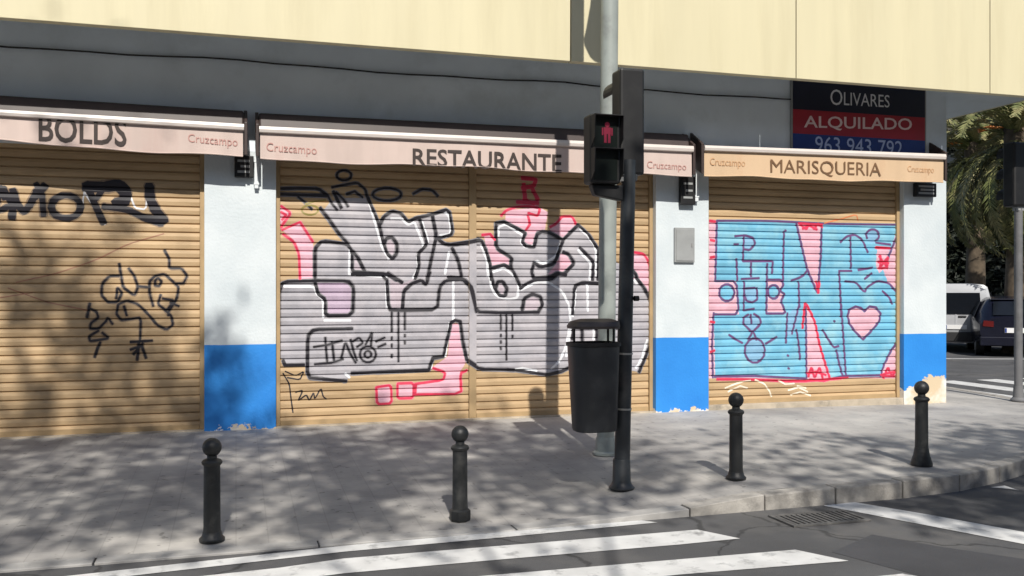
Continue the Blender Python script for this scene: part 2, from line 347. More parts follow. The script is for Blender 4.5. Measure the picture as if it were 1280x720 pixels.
# gully grate in the road by the kerb
gc = G(1024, 649, 0)
gr = thing('drain_grate', 'worn iron drain grate in the road below the kerb', 'drain', (gc.x, gc.y, .004))
GM = mat('grate_iron', (.085, .082, .08), .7, .2, 12, dirt=(.16, .155, .15), dscale=9, dthr=.55)
fr = MB(); fr.box(gc.x - .31, gc.x + .31, gc.y - .16, gc.y - .13, .002, .014); fr.box(gc.x - .31, gc.x + .31, gc.y + .13, gc.y + .16, .002, .014)
fr.box(gc.x - .31, gc.x - .28, gc.y - .1295, gc.y + .1295, .002, .014); fr.box(gc.x + .28, gc.x + .31, gc.y - .1295, gc.y + .1295, .002, .014); fr.build('frame', GM, gr)
MB().add([(gc.x - .28, gc.y - .13, .003), (gc.x + .28, gc.y - .13, .003), (gc.x + .28, gc.y + .13, .003), (gc.x - .28, gc.y + .13, .003)], [(0, 1, 2, 3)]).build('pit_shade_sheet', mat('pit_shade', (.055, .055, .055), .9, .1), gr)  # flat dark sheet stands in for the shade below the bars
for k in range(13):
    x0 = gc.x - .272 + k * .0425; MB().box(x0, x0 + .022, gc.y - .129, gc.y + .129, .0035, .012).build('bar', GM, gr)
far = MB().box(-60, 60, -14, -2.6, -.05, .13).build('far_pavement', M['paving']); tag(far, kind='structure')

# ------------------------------------------------------------------ the building
X = dict(p0=(-4.9, -4.15), p1=(-.31, .40), p2=(4.736, 5.43), p3=(8.232, 8.895)); XL, XR = -14.0, 8.895; ZS = 4.01; ZLIN = 3.05; ZI = 4.26
bd = thing('corner_building', 'cream building over shuttered ground floor shops with blue based white pillars', 'building', (0, YF, ZB))
MB().box(XL, XR, YF, YF + .35, ZLIN, ZI - .001).build('wall', M['wall'], bd)
MB().box(XL, X['p0'][0], YF, YF + .35, ZB - .1, ZLIN - .002).build('wall', M['pillar'], bd)
MB().box(XL, XR - .003, YF + .36, 22, ZB - .1, ZI - .001).build('wall', M['wall'], bd)
for k in ('p0', 'p1', 'p2', 'p3'):
    MB().box(X[k][0], X[k][1], YF + .002, YF + .352, ZB - .1, ZLIN - .002).build('pillar', M['pillar'], bd, bevel=.006)
XO = 10.5
MB().box(XL, XO - .032, YO + .1, 22.5, ZI, ZI + .06).build('soffit', M['soffit'], bd)
MB().box(XL, XO - .03, YO + .101, 22.5, ZI + .061, 7.2).build('upper_storey', M['seam'], bd)
for (a, b) in ((XL, 3.34), (3.34, 6.04), (6.04, 8.74), (8.74, XO)):
    MB().box(a + .006, b - .006, YO, YO + .099, ZS - .006, 7.2).build('fascia_panel', M['yellow'], bd, bevel=.004)
MB().box(XO - .028, XO, YO + .1, 22.5, ZI - .004, 7.2).build('fascia_panel', M['yellow'], bd)
MB().box(XL, XO - .02, YO + .002, YO + .028, 7.201, 7.25).build('coping', M['yellow'], bd)
for (a, b, z) in ((X['p0'][1], X['p1'][0], .190), (X['p1'][1], X['p2'][0], .192), (X['p2'][1], X['p3'][0], .236)):
    MB().box(a, b, YF + .012, YF + .34, ZB - .08, z).build('door_sill', M['stone'], bd, bevel=.006)

# ------------------------------------------------------------------ paint strokes draped on the slats
PITCH = .088
def sdepth(z, z0):
    t = ((z - z0) / PITCH) % 1.0
    if t < .07: return .020 - .018 * t / .07
    if t < .5: return .002 - .005 * (t - .07) / .43
    if t < .84: return -.003 + .005 * (t - .5) / .34
    return .002 + .018 * min(1, (t - .84) / .08)
def chaikin(p, closed):
    q = []; n = len(p)
    for i in range(n if closed else n - 1):
        a, b = p[i], p[(i + 1) % n]
        q += [(a[0] * .86 + b[0] * .14, a[1] * .86 + b[1] * .14), (a[0] * .14 + b[0] * .86, a[1] * .14 + b[1] * .86)]
    if not closed: q = [p[0]] + q + [p[-1]]
    return q
def ell(cx, cy, rx, ry, n=14, a0=0, a1=360): return [(cx + rx * math.cos(math.radians(a0 + (a1 - a0) * i / n)), cy + ry * math.sin(math.radians(a0 + (a1 - a0) * i / n))) for i in range(n + 1)]
def graffiti(name, items, parent, yb, z0, zmax, ranges, lab=None, halo='i'):
    """items: ('f', colour, pts) fill or (width, colour, pts) stroke in photo pixels; ranges: (x0, x1, depth or None)"""
    V = []; E = []; FC = []; lay = []; jr = random.Random(5)
    nf = sum(1 for it in items if it[0] == 'f')      # soft fringe of thin paint beside the strokes
    fringe = [(it[0] + (2.2 if it[1] == 'k' else 1.2), {'k': halo, 'v': 'j', 'r': 'z'}[it[1]], it[2]) for it in items if it[0] != 'f' and it[1] in 'kvr' and it[0] > 1.8]
    items = items[:nf] + fringe + items[nf:]
    def poly(pts, li):
        ar = sum(pts[i][0] * pts[(i + 1) % len(pts)][1] - pts[(i + 1) % len(pts)][0] * pts[i][1] for i in range(len(pts)))
        if ar < 0: pts = pts[::-1]
        o = len(V); V.extend(Vector((p[0] + jr.uniform(-2e-4, 2e-4), p[1] + jr.uniform(-2e-4, 2e-4))) for p in pts); FC.append(list(range(o, o + len(pts)))); lay.append(li)
    for li, it in enumerate(items):
        k, c, pts = it
        pts3 = pts
        if k == 'f':
            w = [P(x, y, yb) for x, y in pts]; poly([(a.x, a.z) for a in w], li)
        else:
            if len(pts) > 3 and len(pts) < 12: pts3 = chaikin(pts, False)
            w = [P(x, y, yb) for x, y in pts3]; sc = (w[0].x * ST + yb * CT) / F; h = k * sc * .5
            q = [(a.x, a.z) for a in w]
            for i in range(len(q) - 1):
                ax, ay = q[i]; bx, by = q[i + 1]; L = math.hypot(bx - ax, by - ay)
                if L < 1e-4: continue
                dx, dy = (bx - ax) / L, (by - ay) / L; e = h * .55
                hh = h * jr.uniform(.86, 1.12); h2 = h * jr.uniform(.86, 1.12)
                a0 = (ax - dx * e, ay - dy * e); b0 = (bx + dx * e, by + dy * e)
                poly([(a0[0] - dy * hh * .7, a0[1] + dx * hh * .7), (a0[0] + dy * hh * .7, a0[1] - dx * hh * .7), (ax + dy * hh, ay - dx * hh), (bx + dy * h2, by - dx * h2),
                      (b0[0] + dy * h2 * .7, b0[1] - dx * h2 * .7), (b0[0] - dy * h2 * .7, b0[1] + dx * h2 * .7), (bx - dy * h2, by + dx * h2), (ax - dy * hh, ay + dx * hh)], li)
    xs = [v.x for v in V]; zs = [v.y for v in V]; xa, xb, za, zb = min(xs) - .05, max(xs) + .05, min(zs), max(zs)
    k = int((za - z0) / PITCH) - 1
    while z0 + k * PITCH < zb + .1:
        for t in (0, .07, .5, .84, .92):
            z = z0 + (k + t) * PITCH; o = len(V); V += [Vector((xa, z)), Vector((xb, z))]; E.append((o, o + 1))
        k += 1
    for r in ranges:
        for x in r[:2]: o = len(V); V += [Vector((x, za - .2)), Vector((x, zb + .2))]; E.append((o, o + 1))
    ov, oe, of, _, _, orf = delaunay_2d_cdt(V, E, FC, 0, 1e-5, True)
    cols = sorted({it[1] for it in items}); mi = {c: i for i, c in enumerate(cols)}
    verts = []; faces = []; mids = []
    for (ra, rb, dep) in ranges:
        mp = {}
        for f, og in zip(of, orf):
            if not og: continue
            cx = sum(ov[i].x for i in f) / len(f); cz = sum(ov[i].y for i in f) / len(f)
            if not (ra < cx < rb) or cz > zmax or cz < z0 + .004: continue
            li = max(lay[g] for g in og); idx = []
            for i in f:
                if i not in mp:
                    x, z = ov[i]; y = yb + (sdepth(z, z0) if dep is None else dep) - .0018
                    mp[i] = len(verts); verts.append((x, y, z))
                idx.append(mp[i])
            faces.append(tuple(idx)); mids.append(mi[items[li][1]])
    mb = MB(); mb.add(verts, faces); o = mb.build(name, [M[c] for c in cols], parent)
    o.data.polygons.foreach_set('material_index', mids)
    # faces look towards the street
    bm = bmesh.new(); bm.from_mesh(o.data); bm.normal_update()
    bmesh.ops.reverse_faces(bm, faces=[f for f in bm.faces if f.normal.y > 0]); bm.to_mesh(o.data); bm.free()
    if lab: o['label'] = lab
    return o

def shutter(x0, x1, z0, label, posts=()):
    t = thing('roller_shutter', label, 'shutter', ((x0 + x1) / 2, YS, z0), 'closed roller shutters of the shops')
    RW = .045; edges = [x0 + RW] + [e for p in posts for e in p] + [x1 - RW]
    n = int((3.2 - z0 - .07) / PITCH) + 1
    zb = z0 + PITCH
    for i in range(0, len(edges), 2):
        a, b = edges[i] + .003, edges[i + 1] - .003
        prof = [(0, .020), (.07, .002), (.5, -.003), (.84, .002), (.92, .020), (1, .020)]
        vs = []; fs = []
        for (q, d) in prof: vs += [(0, d, q * PITCH), (b - a, d, q * PITCH)]
        vs += [(0, .028, PITCH), (b - a, .028, PITCH), (0, .028, 0), (b - a, .028, 0)]; m = len(vs) // 2
        for j in range(m): fs.append((2 * j, 2 * j + 1, 2 * ((j + 1) % m) + 1, 2 * ((j + 1) % m)))
        me = bpy.data.meshes.new('slat'); me.from_pydata(vs, [], fs); me.materials.append(TAN)
        for k in range(n):
            o = bpy.data.objects.new('slat', me); COL.objects.link(o); o.parent = t
            o.location = Vector((a, YS, zb + (k - 1) * PITCH)) - Vector(t.location)
        MB().box(a + .002, b - .002, YS - .012, YS - .0035, z0 - .004 + .004, z0 + .05).build('bottom_bar', M['rail'], t)
    for xa, xb in ((x0 + .001, x0 + RW), (x1 - RW, x1 - .001)):
        MB().box(xa, xb, YS - .03, YS + .04, z0, 3.2).build('guide_rail', M['rail'], t, bevel=.004)
    for p in posts: MB().box(p[0], p[1], YS - .022, YS + .04, z0, 3.2).build('centre_post', M['rail'], t, bevel=.004)
    return t

# ---- left shutter
b1 = shutter(X['p0'][1], X['p1'][0], .190, 'tan roller shutter left of the first pillar with black AMOR tag')
q5 = lambda L: [(x / 5.333, 200 + y / 5.333) for x, y in L]
qt = lambda L: [(90 + x / 4.235, 300 + y / 4.235) for x, y in L]
RG1 = [(X['p0'][1] + .05, X['p1'][0] - .05, None)]
graffiti('graffiti_tag', [
    (2.2, 'w', q5([(600, 190), (560, 215), (620, 300), (700, 430)])), (2.2, 'w', q5([(870, 240), (900, 320), (970, 330), (985, 230)])), (2, 'w', q5([(560, 215), (550, 300), (500, 380)])),
    (6.5, 'k', q5([(-60, 400), (-20, 300), (10, 170), (30, 260)])), (7.2, 'k', q5([(-40, 340), (20, 330), (50, 310)])),
    (8.7, 'k', q5([(20, 190), (60, 260), (85, 300), (80, 390)])), (8.7, 'k', q5([(85, 200), (110, 290), (160, 350), (200, 300), (250, 200)])), (7.2, 'k', q5([(240, 160), (280, 230), (290, 370)])), (8.7, 'k', q5([(230, 250), (300, 170)])),
    (8.0, 'k', q5(ell(440, 312, 98, 78))), (8.7, 'k', q5([(590, 190), (630, 290), (690, 420)])), (7.2, 'k', q5([(640, 260), (690, 190), (740, 165)])),
    (14.5, 'k', q5([(570, 180), (700, 180), (790, 165), (840, 215), (830, 280), (770, 295)])), (8.7, 'k', q5([(690, 310), (780, 320), (860, 335), (960, 385), (1080, 425)])),
    (11.6, 'k', q5([(995, 170), (1000, 260), (1040, 340), (1095, 410)])), (10.2, 'k', q5([(985, 390), (1060, 400)])),
], b1, YS, .190, 3.1, RG1, 'thick black AMOR tag high on the shutter', 't')
T = 2.7
graffiti('graffiti_tag', [
    (1.3, 'e', [(20, 353), (70, 342), (120, 325), (160, 305), (205, 292)]), (1.3, 'e', [(10, 360), (60, 378), (110, 388)]), (1.2, 'e', [(0, 372), (40, 366)]),
    (T, 'k', qt([(250, 125), (262, 200), (270, 250), (330, 295), (350, 250), (330, 190), (300, 150)])), (T, 'k', qt([(250, 190), (200, 190), (160, 230), (155, 290), (190, 330), (240, 330), (265, 280), (240, 250), (235, 310)])),
    (T, 'k', qt([(350, 245), (400, 250)])), (T, 'k', qt([(430, 350), (410, 280), (410, 220), (440, 190), (490, 180), (540, 225), (565, 250), (555, 310), (510, 380), (510, 400)])),
    (T, 'k', qt([(440, 240), (460, 245), (475, 220), (455, 200), (440, 215), (440, 240)])), (T, 'k', qt([(490, 55), (515, 100), (515, 150), (580, 150), (610, 190), (590, 230), (550, 230)])),
    (T, 'k', qt([(470, 290), (455, 340), (500, 375), (540, 320), (480, 310)])), (T, 'k', qt([(520, 330), (565, 350)])), (T, 'k', qt([(245, 340), (235, 390), (260, 425), (300, 420), (365, 410), (360, 540)])),
    (T, 'k', qt([(245, 340), (290, 320), (350, 340), (410, 400), (450, 450), (500, 475), (535, 450), (525, 400), (490, 370)])), (T, 'k', qt([(275, 350), (290, 400)])),
    (3, 'k', qt([(310, 540), (425, 532)])), (3.2, 'k', qt([(355, 535), (345, 635)])), (3, 'k', qt([(310, 580), (370, 560), (392, 625)])), (3, 'k', qt([(375, 545), (325, 605)])),
    (3.2, 'k', qt([(95, 335), (80, 410)])), (2.6, 'k', qt([(90, 360), (130, 380), (140, 410), (100, 440), (95, 470), (140, 470), (180, 430), (190, 410), (215, 445)])),
    (2.8, 'k', qt([(140, 480), (90, 510), (95, 535), (140, 530), (195, 520), (160, 490)])), (3, 'k', qt([(150, 540), (135, 575), (120, 620)])),
], b1, YS, .190, 3.1, RG1, 'thin looping black tag with a star below it', 't')

# ---- middle shutter
PX0, PX1 = P(586, 500, YS).x, P(595, 500, YS).x
b2 = shutter(X['p1'][1], X['p2'][0], .192, 'wide double roller shutter with big silver and pink graffiti letters', ((PX0, PX1),))
def a4(L): return [(330 + x / 4, 170 + y / 4) for x, y in L]
def c4(L): return [(330 + x / 3.789, 340 + y / 3.789) for x, y in L]
def a5(L): return [(560 + x / 4, 170 + y / 4) for x, y in L]
def c6(L): return [(560 + x / 3.789, 340 + y / 3.789) for x, y in L]
def a7(L): return [(340 + x / 6, 200 + y / 6) for x, y in L]
def a8(L): return [(710 + x / 4, 300 + y / 4) for x, y in L]
B = 3.8
silver = ([(349, 364), (354, 352), (394, 352), (394, 308), (401, 302), (432, 304)] + a7([(380, 385), (440, 310), (560, 285), (705, 285)]) + a4([(575, 440), (600, 402), (640, 378), (680, 388), (720, 430), (760, 410), (830, 395), (925, 368), (945, 490), (880, 515), (950, 545)])
          + a5([(0, 545), (100, 530), (165, 517), (190, 560), (235, 560), (240, 437), (280, 430), (340, 462), (430, 500), (470, 480), (510, 485), (575, 520), (650, 447), (700, 490), (750, 570)]) + [(790, 340)]
          + a8([(322, 190), (380, 240), (415, 310), (425, 400), (415, 510), (385, 590), (355, 660), (300, 650)]) + [(760, 462)] + c6([(565, 455), (540, 470), (470, 485), (400, 475), (300, 462), (150, 460), (100, 425)]) + c4([(955, 410), (930, 235), (880, 240), (850, 400), (800, 410), (780, 465), (415, 480), (390, 515), (290, 508), (205, 500), (205, 440), (100, 440), (90, 420), (72, 400)]))
pinkL = a4([(90, 470), (180, 430), (245, 530), (255, 720), (180, 720), (175, 580), (150, 520)])
pinkB = c4([(720, 530), (850, 510), (860, 470), (800, 450), (870, 400), (880, 300), (893, 245), (932, 245), (940, 330), (962, 420), (930, 470), (925, 575), (720, 575)])
I2 = [('f', 's', silver), ('f', 'p', pinkL), ('f', 'l', c4([(245, 40), (400, 42), (425, 70), (420, 200), (290, 205), (290, 130), (255, 105)])),
      ('f', 'p', c4([(535, 545), (605, 535), (605, 620), (535, 625)])), ('f', 'p', c4([(632, 528), (708, 525), (708, 595), (632, 600)])), ('f', 'p', pinkB),
      ('f', 'p', a5([(290, 372), (460, 357), (500, 382), (482, 480), (440, 490), (420, 550), (382, 530), (385, 490), (285, 432)])), ('f', 'p', a5([(510, 450), (570, 402), (620, 402), (640, 440), (580, 512), (510, 482)])),
      ('f', 'p', a5([(180, 492), (230, 500), (237, 570), (315, 610), (305, 642), (220, 650), (192, 580)])), ('f', 'p', a5([(565, 590), (600, 585), (632, 635), (580, 690), (545, 685), (510, 705), (500, 690), (540, 640)])),
      ('f', 'p', a8([(322, 62), (380, 72), (405, 110), (415, 220), (420, 290), (380, 240), (322, 188)])), ('f', 'q', a4([(445, 580), (460, 590), (500, 675), (445, 675)])), ('f', 'q', a4(ell(638, 560, 26, 46))),
      ('f', 'q', c6(ell(250, 80, 22, 30))), ('f', 'q', c6([(360, 185), (365, 130), (400, 112), (435, 125), (440, 160), (425, 185)])),
      ('f', 'q', c4([(597, 20), (655, 55), (710, 30), (665, 90), (655, 175), (600, 175)])), ('f', 'p', a4([(80, 350), (140, 385), (100, 440), (80, 440)]))]
W_ = 3.0
for L in (c4([(95, 68), (235, 68), (250, 105), (280, 132), (280, 215)]), c4([(285, 230), (410, 230)]), c4([(578, 20), (582, 170)]), a4([(525, 330), (560, 450), (590, 560), (625, 615)]), a4([(430, 560), (425, 690), (600, 705)]),
          a4([(635, 412), (690, 412), (718, 445), (752, 430), (772, 480), (800, 550), (765, 600), (770, 660), (745, 710)]), a4([(790, 430), (815, 500), (820, 530)]), a4([(905, 380), (925, 400), (935, 490), (880, 495)]), a4([(925, 580), (905, 690)]),
          a5([(252, 500), (252, 455), (290, 442), (340, 475), (378, 500), (362, 530), (388, 558), (425, 548)]), a5([(165, 545), (195, 620), (200, 700)]), a5([(560, 540), (540, 600), (480, 640), (440, 622), (420, 660), (425, 700)]), a5([(660, 465), (700, 500), (740, 560), (740, 700)]), a5([(650, 570), (712, 635), (708, 720)]), a5([(225, 680), (280, 660), (330, 700), (345, 720)]),
          c6([(25, 40), (25, 230)]), c6([(195, 10), (205, 75), (230, 115), (290, 130), (330, 120), (335, 60), (310, 0)]), c6([(345, 85), (420, 48), (480, 50), (540, 90), (575, 160), (580, 240), (560, 350), (530, 420), (490, 458)]), c6([(310, 465), (350, 455), (420, 468)]), c6([(605, 60), (600, 150), (590, 210)]), c6([(660, 60), (662, 185)]),
          a8([(330, 200), (345, 220)]), a8([(395, 500), (370, 590), (340, 640)]), c4([(385, 480), (405, 500)]), c4([(800, 405), (790, 455)]), c4([(860, 400), (870, 300), (880, 240)]), c6([(580, 270), (560, 400)]), c6([(690, 270), (690, 320)]), c6([(750, 270), (750, 320)])):
    I2.append((W_, 'w', L))
for L in ([(348.5, 448), (348.5, 366), (354, 352), (396, 351)], c4([(90, 420), (100, 442), (190, 440)]), c4([(245, 40), (400, 42), (425, 75), (420, 205), (290, 208), (290, 130), (255, 105), (240, 40)]), c4([(418, 268), (235, 272), (207, 305), (205, 500), (290, 508), (390, 517)]), c4([(415, 480), (530, 475), (780, 465), (800, 408), (850, 400), (872, 300), (885, 240), (905, 228), (930, 235), (942, 330), (960, 415), (1000, 440)]),
          c6([(95, 425), (150, 460), (300, 463), (400, 476), (470, 487), (540, 470), (580, 450)]), c4([(415, 10), (580, 14), (590, 180), (650, 182), (820, 178), (832, 70), (860, 40), (940, 35), (975, 70), (1005, 190)]), c4([(585, 5), (655, 50)]), c4([(655, 182), (662, 90), (700, 55), (745, 38), (768, 62), (785, 0)]),
          c6([(0, 25), (75, 32), (112, 75), (132, 188), (250, 193), (430, 190)]), c6([(350, 190), (360, 125), (400, 104), (440, 118), (447, 160), (425, 190)]), c6([(202, 0), (217, 70), (242, 112), (270, 115), (280, 80), (260, 45), (236, 45), (226, 75)]), c6([(340, 80), (370, 58), (410, 38), (490, 35), (520, 8), (560, 15)]), c6([(310, 0), (345, 75)]),
          a4([(255, 720), (255, 560), (290, 525), (415, 540), (440, 575), (440, 680), (505, 682), (612, 690), (665, 722)]), a4([(442, 575), (470, 610), (505, 680)]), a7([(360, 360), (430, 450), (500, 550), (570, 630)]), a4([(515, 300), (545, 370), (578, 450), (595, 530), (615, 590), (642, 615), (665, 585), (665, 540), (640, 505), (610, 512), (600, 545)]),
          a4([(578, 445), (600, 402), (640, 376), (685, 386), (720, 432), (760, 410), (830, 395), (925, 365), (945, 490), (870, 512)]), a4([(778, 415), (805, 500), (815, 540), (770, 590), (775, 650), (755, 715)]), a4([(842, 400), (862, 500), (840, 600), (815, 720)]), a4([(870, 515), (900, 540), (950, 546), (1080, 522)]), a4([(940, 560), (970, 620), (990, 712), (940, 715)]),
          a5([(0, 546), (100, 530), (165, 517), (192, 580), (212, 650), (215, 720)]), a5([(240, 437), (240, 560), (320, 610), (312, 650), (345, 715)]), a5([(240, 435), (280, 430), (340, 460), (385, 485), (370, 530), (390, 552), (430, 555), (446, 490), (470, 480), (510, 485), (575, 520), (650, 445), (700, 490), (752, 570), (750, 720)]), a5([(575, 522), (550, 590), (530, 640), (460, 656), (430, 632), (418, 680), (430, 715)]),
          a5([(575, 580), (602, 590), (632, 635), (582, 690), (545, 685), (510, 705), (430, 715)]), a5([(660, 560), (700, 600), (728, 630), (722, 720)]), a5([(220, 660), (280, 645), (320, 665)]), c6([(590, 200), (600, 65), (640, 50), (715, 55)]), c6([(590, 320), (592, 265)]), c6([(635, 270), (635, 325)]), c6([(705, 270), (705, 325)]),
          a8([(320, 190), (322, 150), (340, 175), (345, 195), (380, 240), (415, 310), (427, 400), (415, 510), (385, 590), (355, 660)])):
    I2.append((B, 'k', L))
for x, ys in ((489.7, [(387, 415), (421, 425), (430, 434), (443, 447)]), (498, [(387, 452)]), (506, [(387, 412), (418, 421), (427, 430)]), (626, [(392, 412), (418, 421), (426, 429), (434, 437)]), (633, [(392, 450)]), (640.5, [(392, 413), (419, 422)])):
    for a, b in ys: I2.append((2.0, 'k', [(x, a), (x, b)]))
R_ = 2.8
for L in (a4([(85, 350), (135, 385), (95, 440), (85, 460)]), a4([(90, 470), (180, 430), (245, 530)]), a4([(95, 490), (150, 530), (175, 590), (180, 715)]), a4([(85, 380), (110, 395), (90, 420)]), c4([(535, 545), (602, 535), (605, 622), (535, 627), (532, 545)]), c4([(632, 528), (710, 525), (708, 597), (632, 600), (632, 530)]), c4([(715, 530), (850, 512), (858, 475), (800, 455)]), c4([(715, 580), (935, 578), (930, 480), (962, 465)]), c4([(720, 530), (715, 578)]),
          a5([(265, 400), (290, 372), (340, 355), (400, 350), (460, 360), (450, 400), (400, 385)]), a5([(510, 455), (540, 440), (570, 402), (620, 402), (640, 440)]), a5([(170, 495), (210, 490), (235, 520)]), a5([(400, 400), (410, 440), (390, 470)]), a8([(322, 60), (380, 70), (405, 112), (417, 225)])): I2.append((R_, 'r', L))
for L in (a5([(370, 210), (440, 215), (430, 250), (370, 260)]), a5([(380, 240), (385, 320), (430, 340)]), a5([(345, 330), (450, 335)]), a5([(420, 260), (450, 320)])): I2.append((5, 'r', L))
for L in (c4([(235, 355), (300, 345), (370, 325)]), c4([(290, 310), (295, 380), (300, 430)]), c4([(240, 437), (320, 430), (375, 412)]), c4([(322, 330), (332, 420)]), c4([(365, 412), (385, 330), (410, 390), (435, 430)]), c4([(410, 320), (425, 380), (440, 420)]), c4([(420, 330), (450, 310), (470, 335), (440, 355)]), c4([(480, 345), (512, 288), (506, 350)]), c4([(530, 330), (572, 310)]), c4([(540, 356), (576, 340)]), c4(ell(492, 390, 38, 38)), c4(ell(492, 390, 16, 16))): I2.append((2.4, 'k', L))
for L in (c4([(90, 480), (120, 530), (128, 600), (137, 665)]), c4([(100, 470), (150, 492), (190, 470), (170, 510), (110, 500)]), c4([(150, 570), (185, 560), (160, 612), (200, 580), (215, 610), (235, 570), (240, 602), (270, 550), (280, 590), (296, 602)])): I2.append((1.7, 'k', L))
for L in (a7([(60, 215), (200, 212), (350, 215), (420, 270)]), a7([(50, 258), (200, 262), (420, 270)]), a7([(460, 235), (520, 360)])): I2.append((3.5, 'k', L))
for L in (a7([(195, 275), (250, 320), (300, 370)]), a7([(480, 240), (540, 300), (570, 350)]), a7([(420, 270), (450, 330), (490, 375)]), a7(ell(540, 115, 55, 38)), a7([(450, 205), (540, 185), (640, 170), (700, 220), (720, 300)]), a7([(560, 255), (620, 235), (680, 280)]), a4(ell(615, 292, 72, 32)), a4([(745, 290), (790, 265), (840, 270), (870, 300)])): I2.append((2.6, 'k', L))
I2.append((2.2, 'y', a7(ell(285, 375, 62, 36)))); I2.append((2.2, 'y', a7([(250, 330), (320, 310), (400, 300)])))
zmid = .192
graffiti('graffiti_piece', I2, b2, YS, zmid, 3.15, [(X['p1'][1] + .046, PX0, None), (PX0, PX1, -.022), (PX1, X['p2'][0] - .046, None)], 'silver letters with black outlines and pink shadows')

# ---- right shutter
b3 = shutter(X['p2'][1], X['p3'][0], .236, 'tan roller shutter beside corner pillar with blue graffiti and pink heart')
def d1(L): return [(850 + x / 4.9625, 255 + y / 4.9625) for x, y in L]
def d2(L): return [(1000 + x / 4.964, 255 + y / 4.964) for x, y in L]
def d3(L): return [(850 + x / 5.331, 380 + y / 5.331) for x, y in L]
def d4(L): return [(1000 + x / 4.964, 370 + y / 4.964) for x, y in L]
heart = d4([(295, 120), (305, 85), (345, 65), (380, 75), (400, 95), (430, 65), (470, 70), (500, 110), (490, 160), (440, 220), (390, 270), (340, 220), (305, 170)])
t1 = [(994, 278), (1027, 280)] + d2([(128, 350), (110, 550), (40, 400)]); t2 = d4([(35, 45), (95, 170), (120, 300), (185, 515), (40, 515), (38, 300)])
tr = d2([(625, 140), (612, 150), (565, 280), (515, 410), (545, 480), (600, 530), (628, 580)]); tl = d4([(632, 250), (560, 350), (515, 440), (500, 500), (630, 500)])
I3 = [('f', 'p', [(886, 276), (1128, 281), (1128, 473), (886, 473)]), ('f', 'b', [(896, 276.5), (1125, 281), (1122, 285), (1105, 335), (1109, 352), (1121, 362), (1126, 385), (1126, 420), (1103, 459), (1100, 470), (1055, 470), (1037, 474), (1007, 473), (894, 471), (892, 392), (894, 351)]),
      ('f', 'p', d1([(215, 478), (350, 478), (365, 685), (200, 685)])), ('f', 'p', d1([(535, 470), (630, 470), (640, 500), (620, 540), (650, 560), (625, 600), (655, 680), (535, 680)])), ('f', 'p', t1), ('f', 'p', t2), ('f', 'p', tr), ('f', 'p', tl), ('f', 'p', heart), ('f', 'p', d2([(480, 270), (560, 290), (520, 400), (490, 430), (470, 380)])),
      ('f', 'b', d1(ell(290, 550, 40, 46))), ('f', 'b', d1(ell(580, 545, 28, 36))), ('f', 'u', d3([(720, 70), (790, 0), (800, 100), (740, 220), (715, 200)])), ('f', 'u', d1([(390, 200), (450, 205), (465, 250), (430, 285), (395, 280)])), ('f', 'u', d3([(470, 70), (530, 90), (540, 130), (485, 190), (430, 130), (430, 90)])), ('f', 'u', d3(ell(498, 310, 60, 76))),
      ('f', 'u', d4([(225, 340), (250, 330), (280, 480), (262, 488)])), ('f', 'u', d2([(395, 180), (440, 150), (490, 190), (470, 240), (430, 240)])), ('f', 'u', d1([(405, 560), (410, 600), (450, 612), (480, 590), (475, 520), (400, 520)]))]
v = 2.3
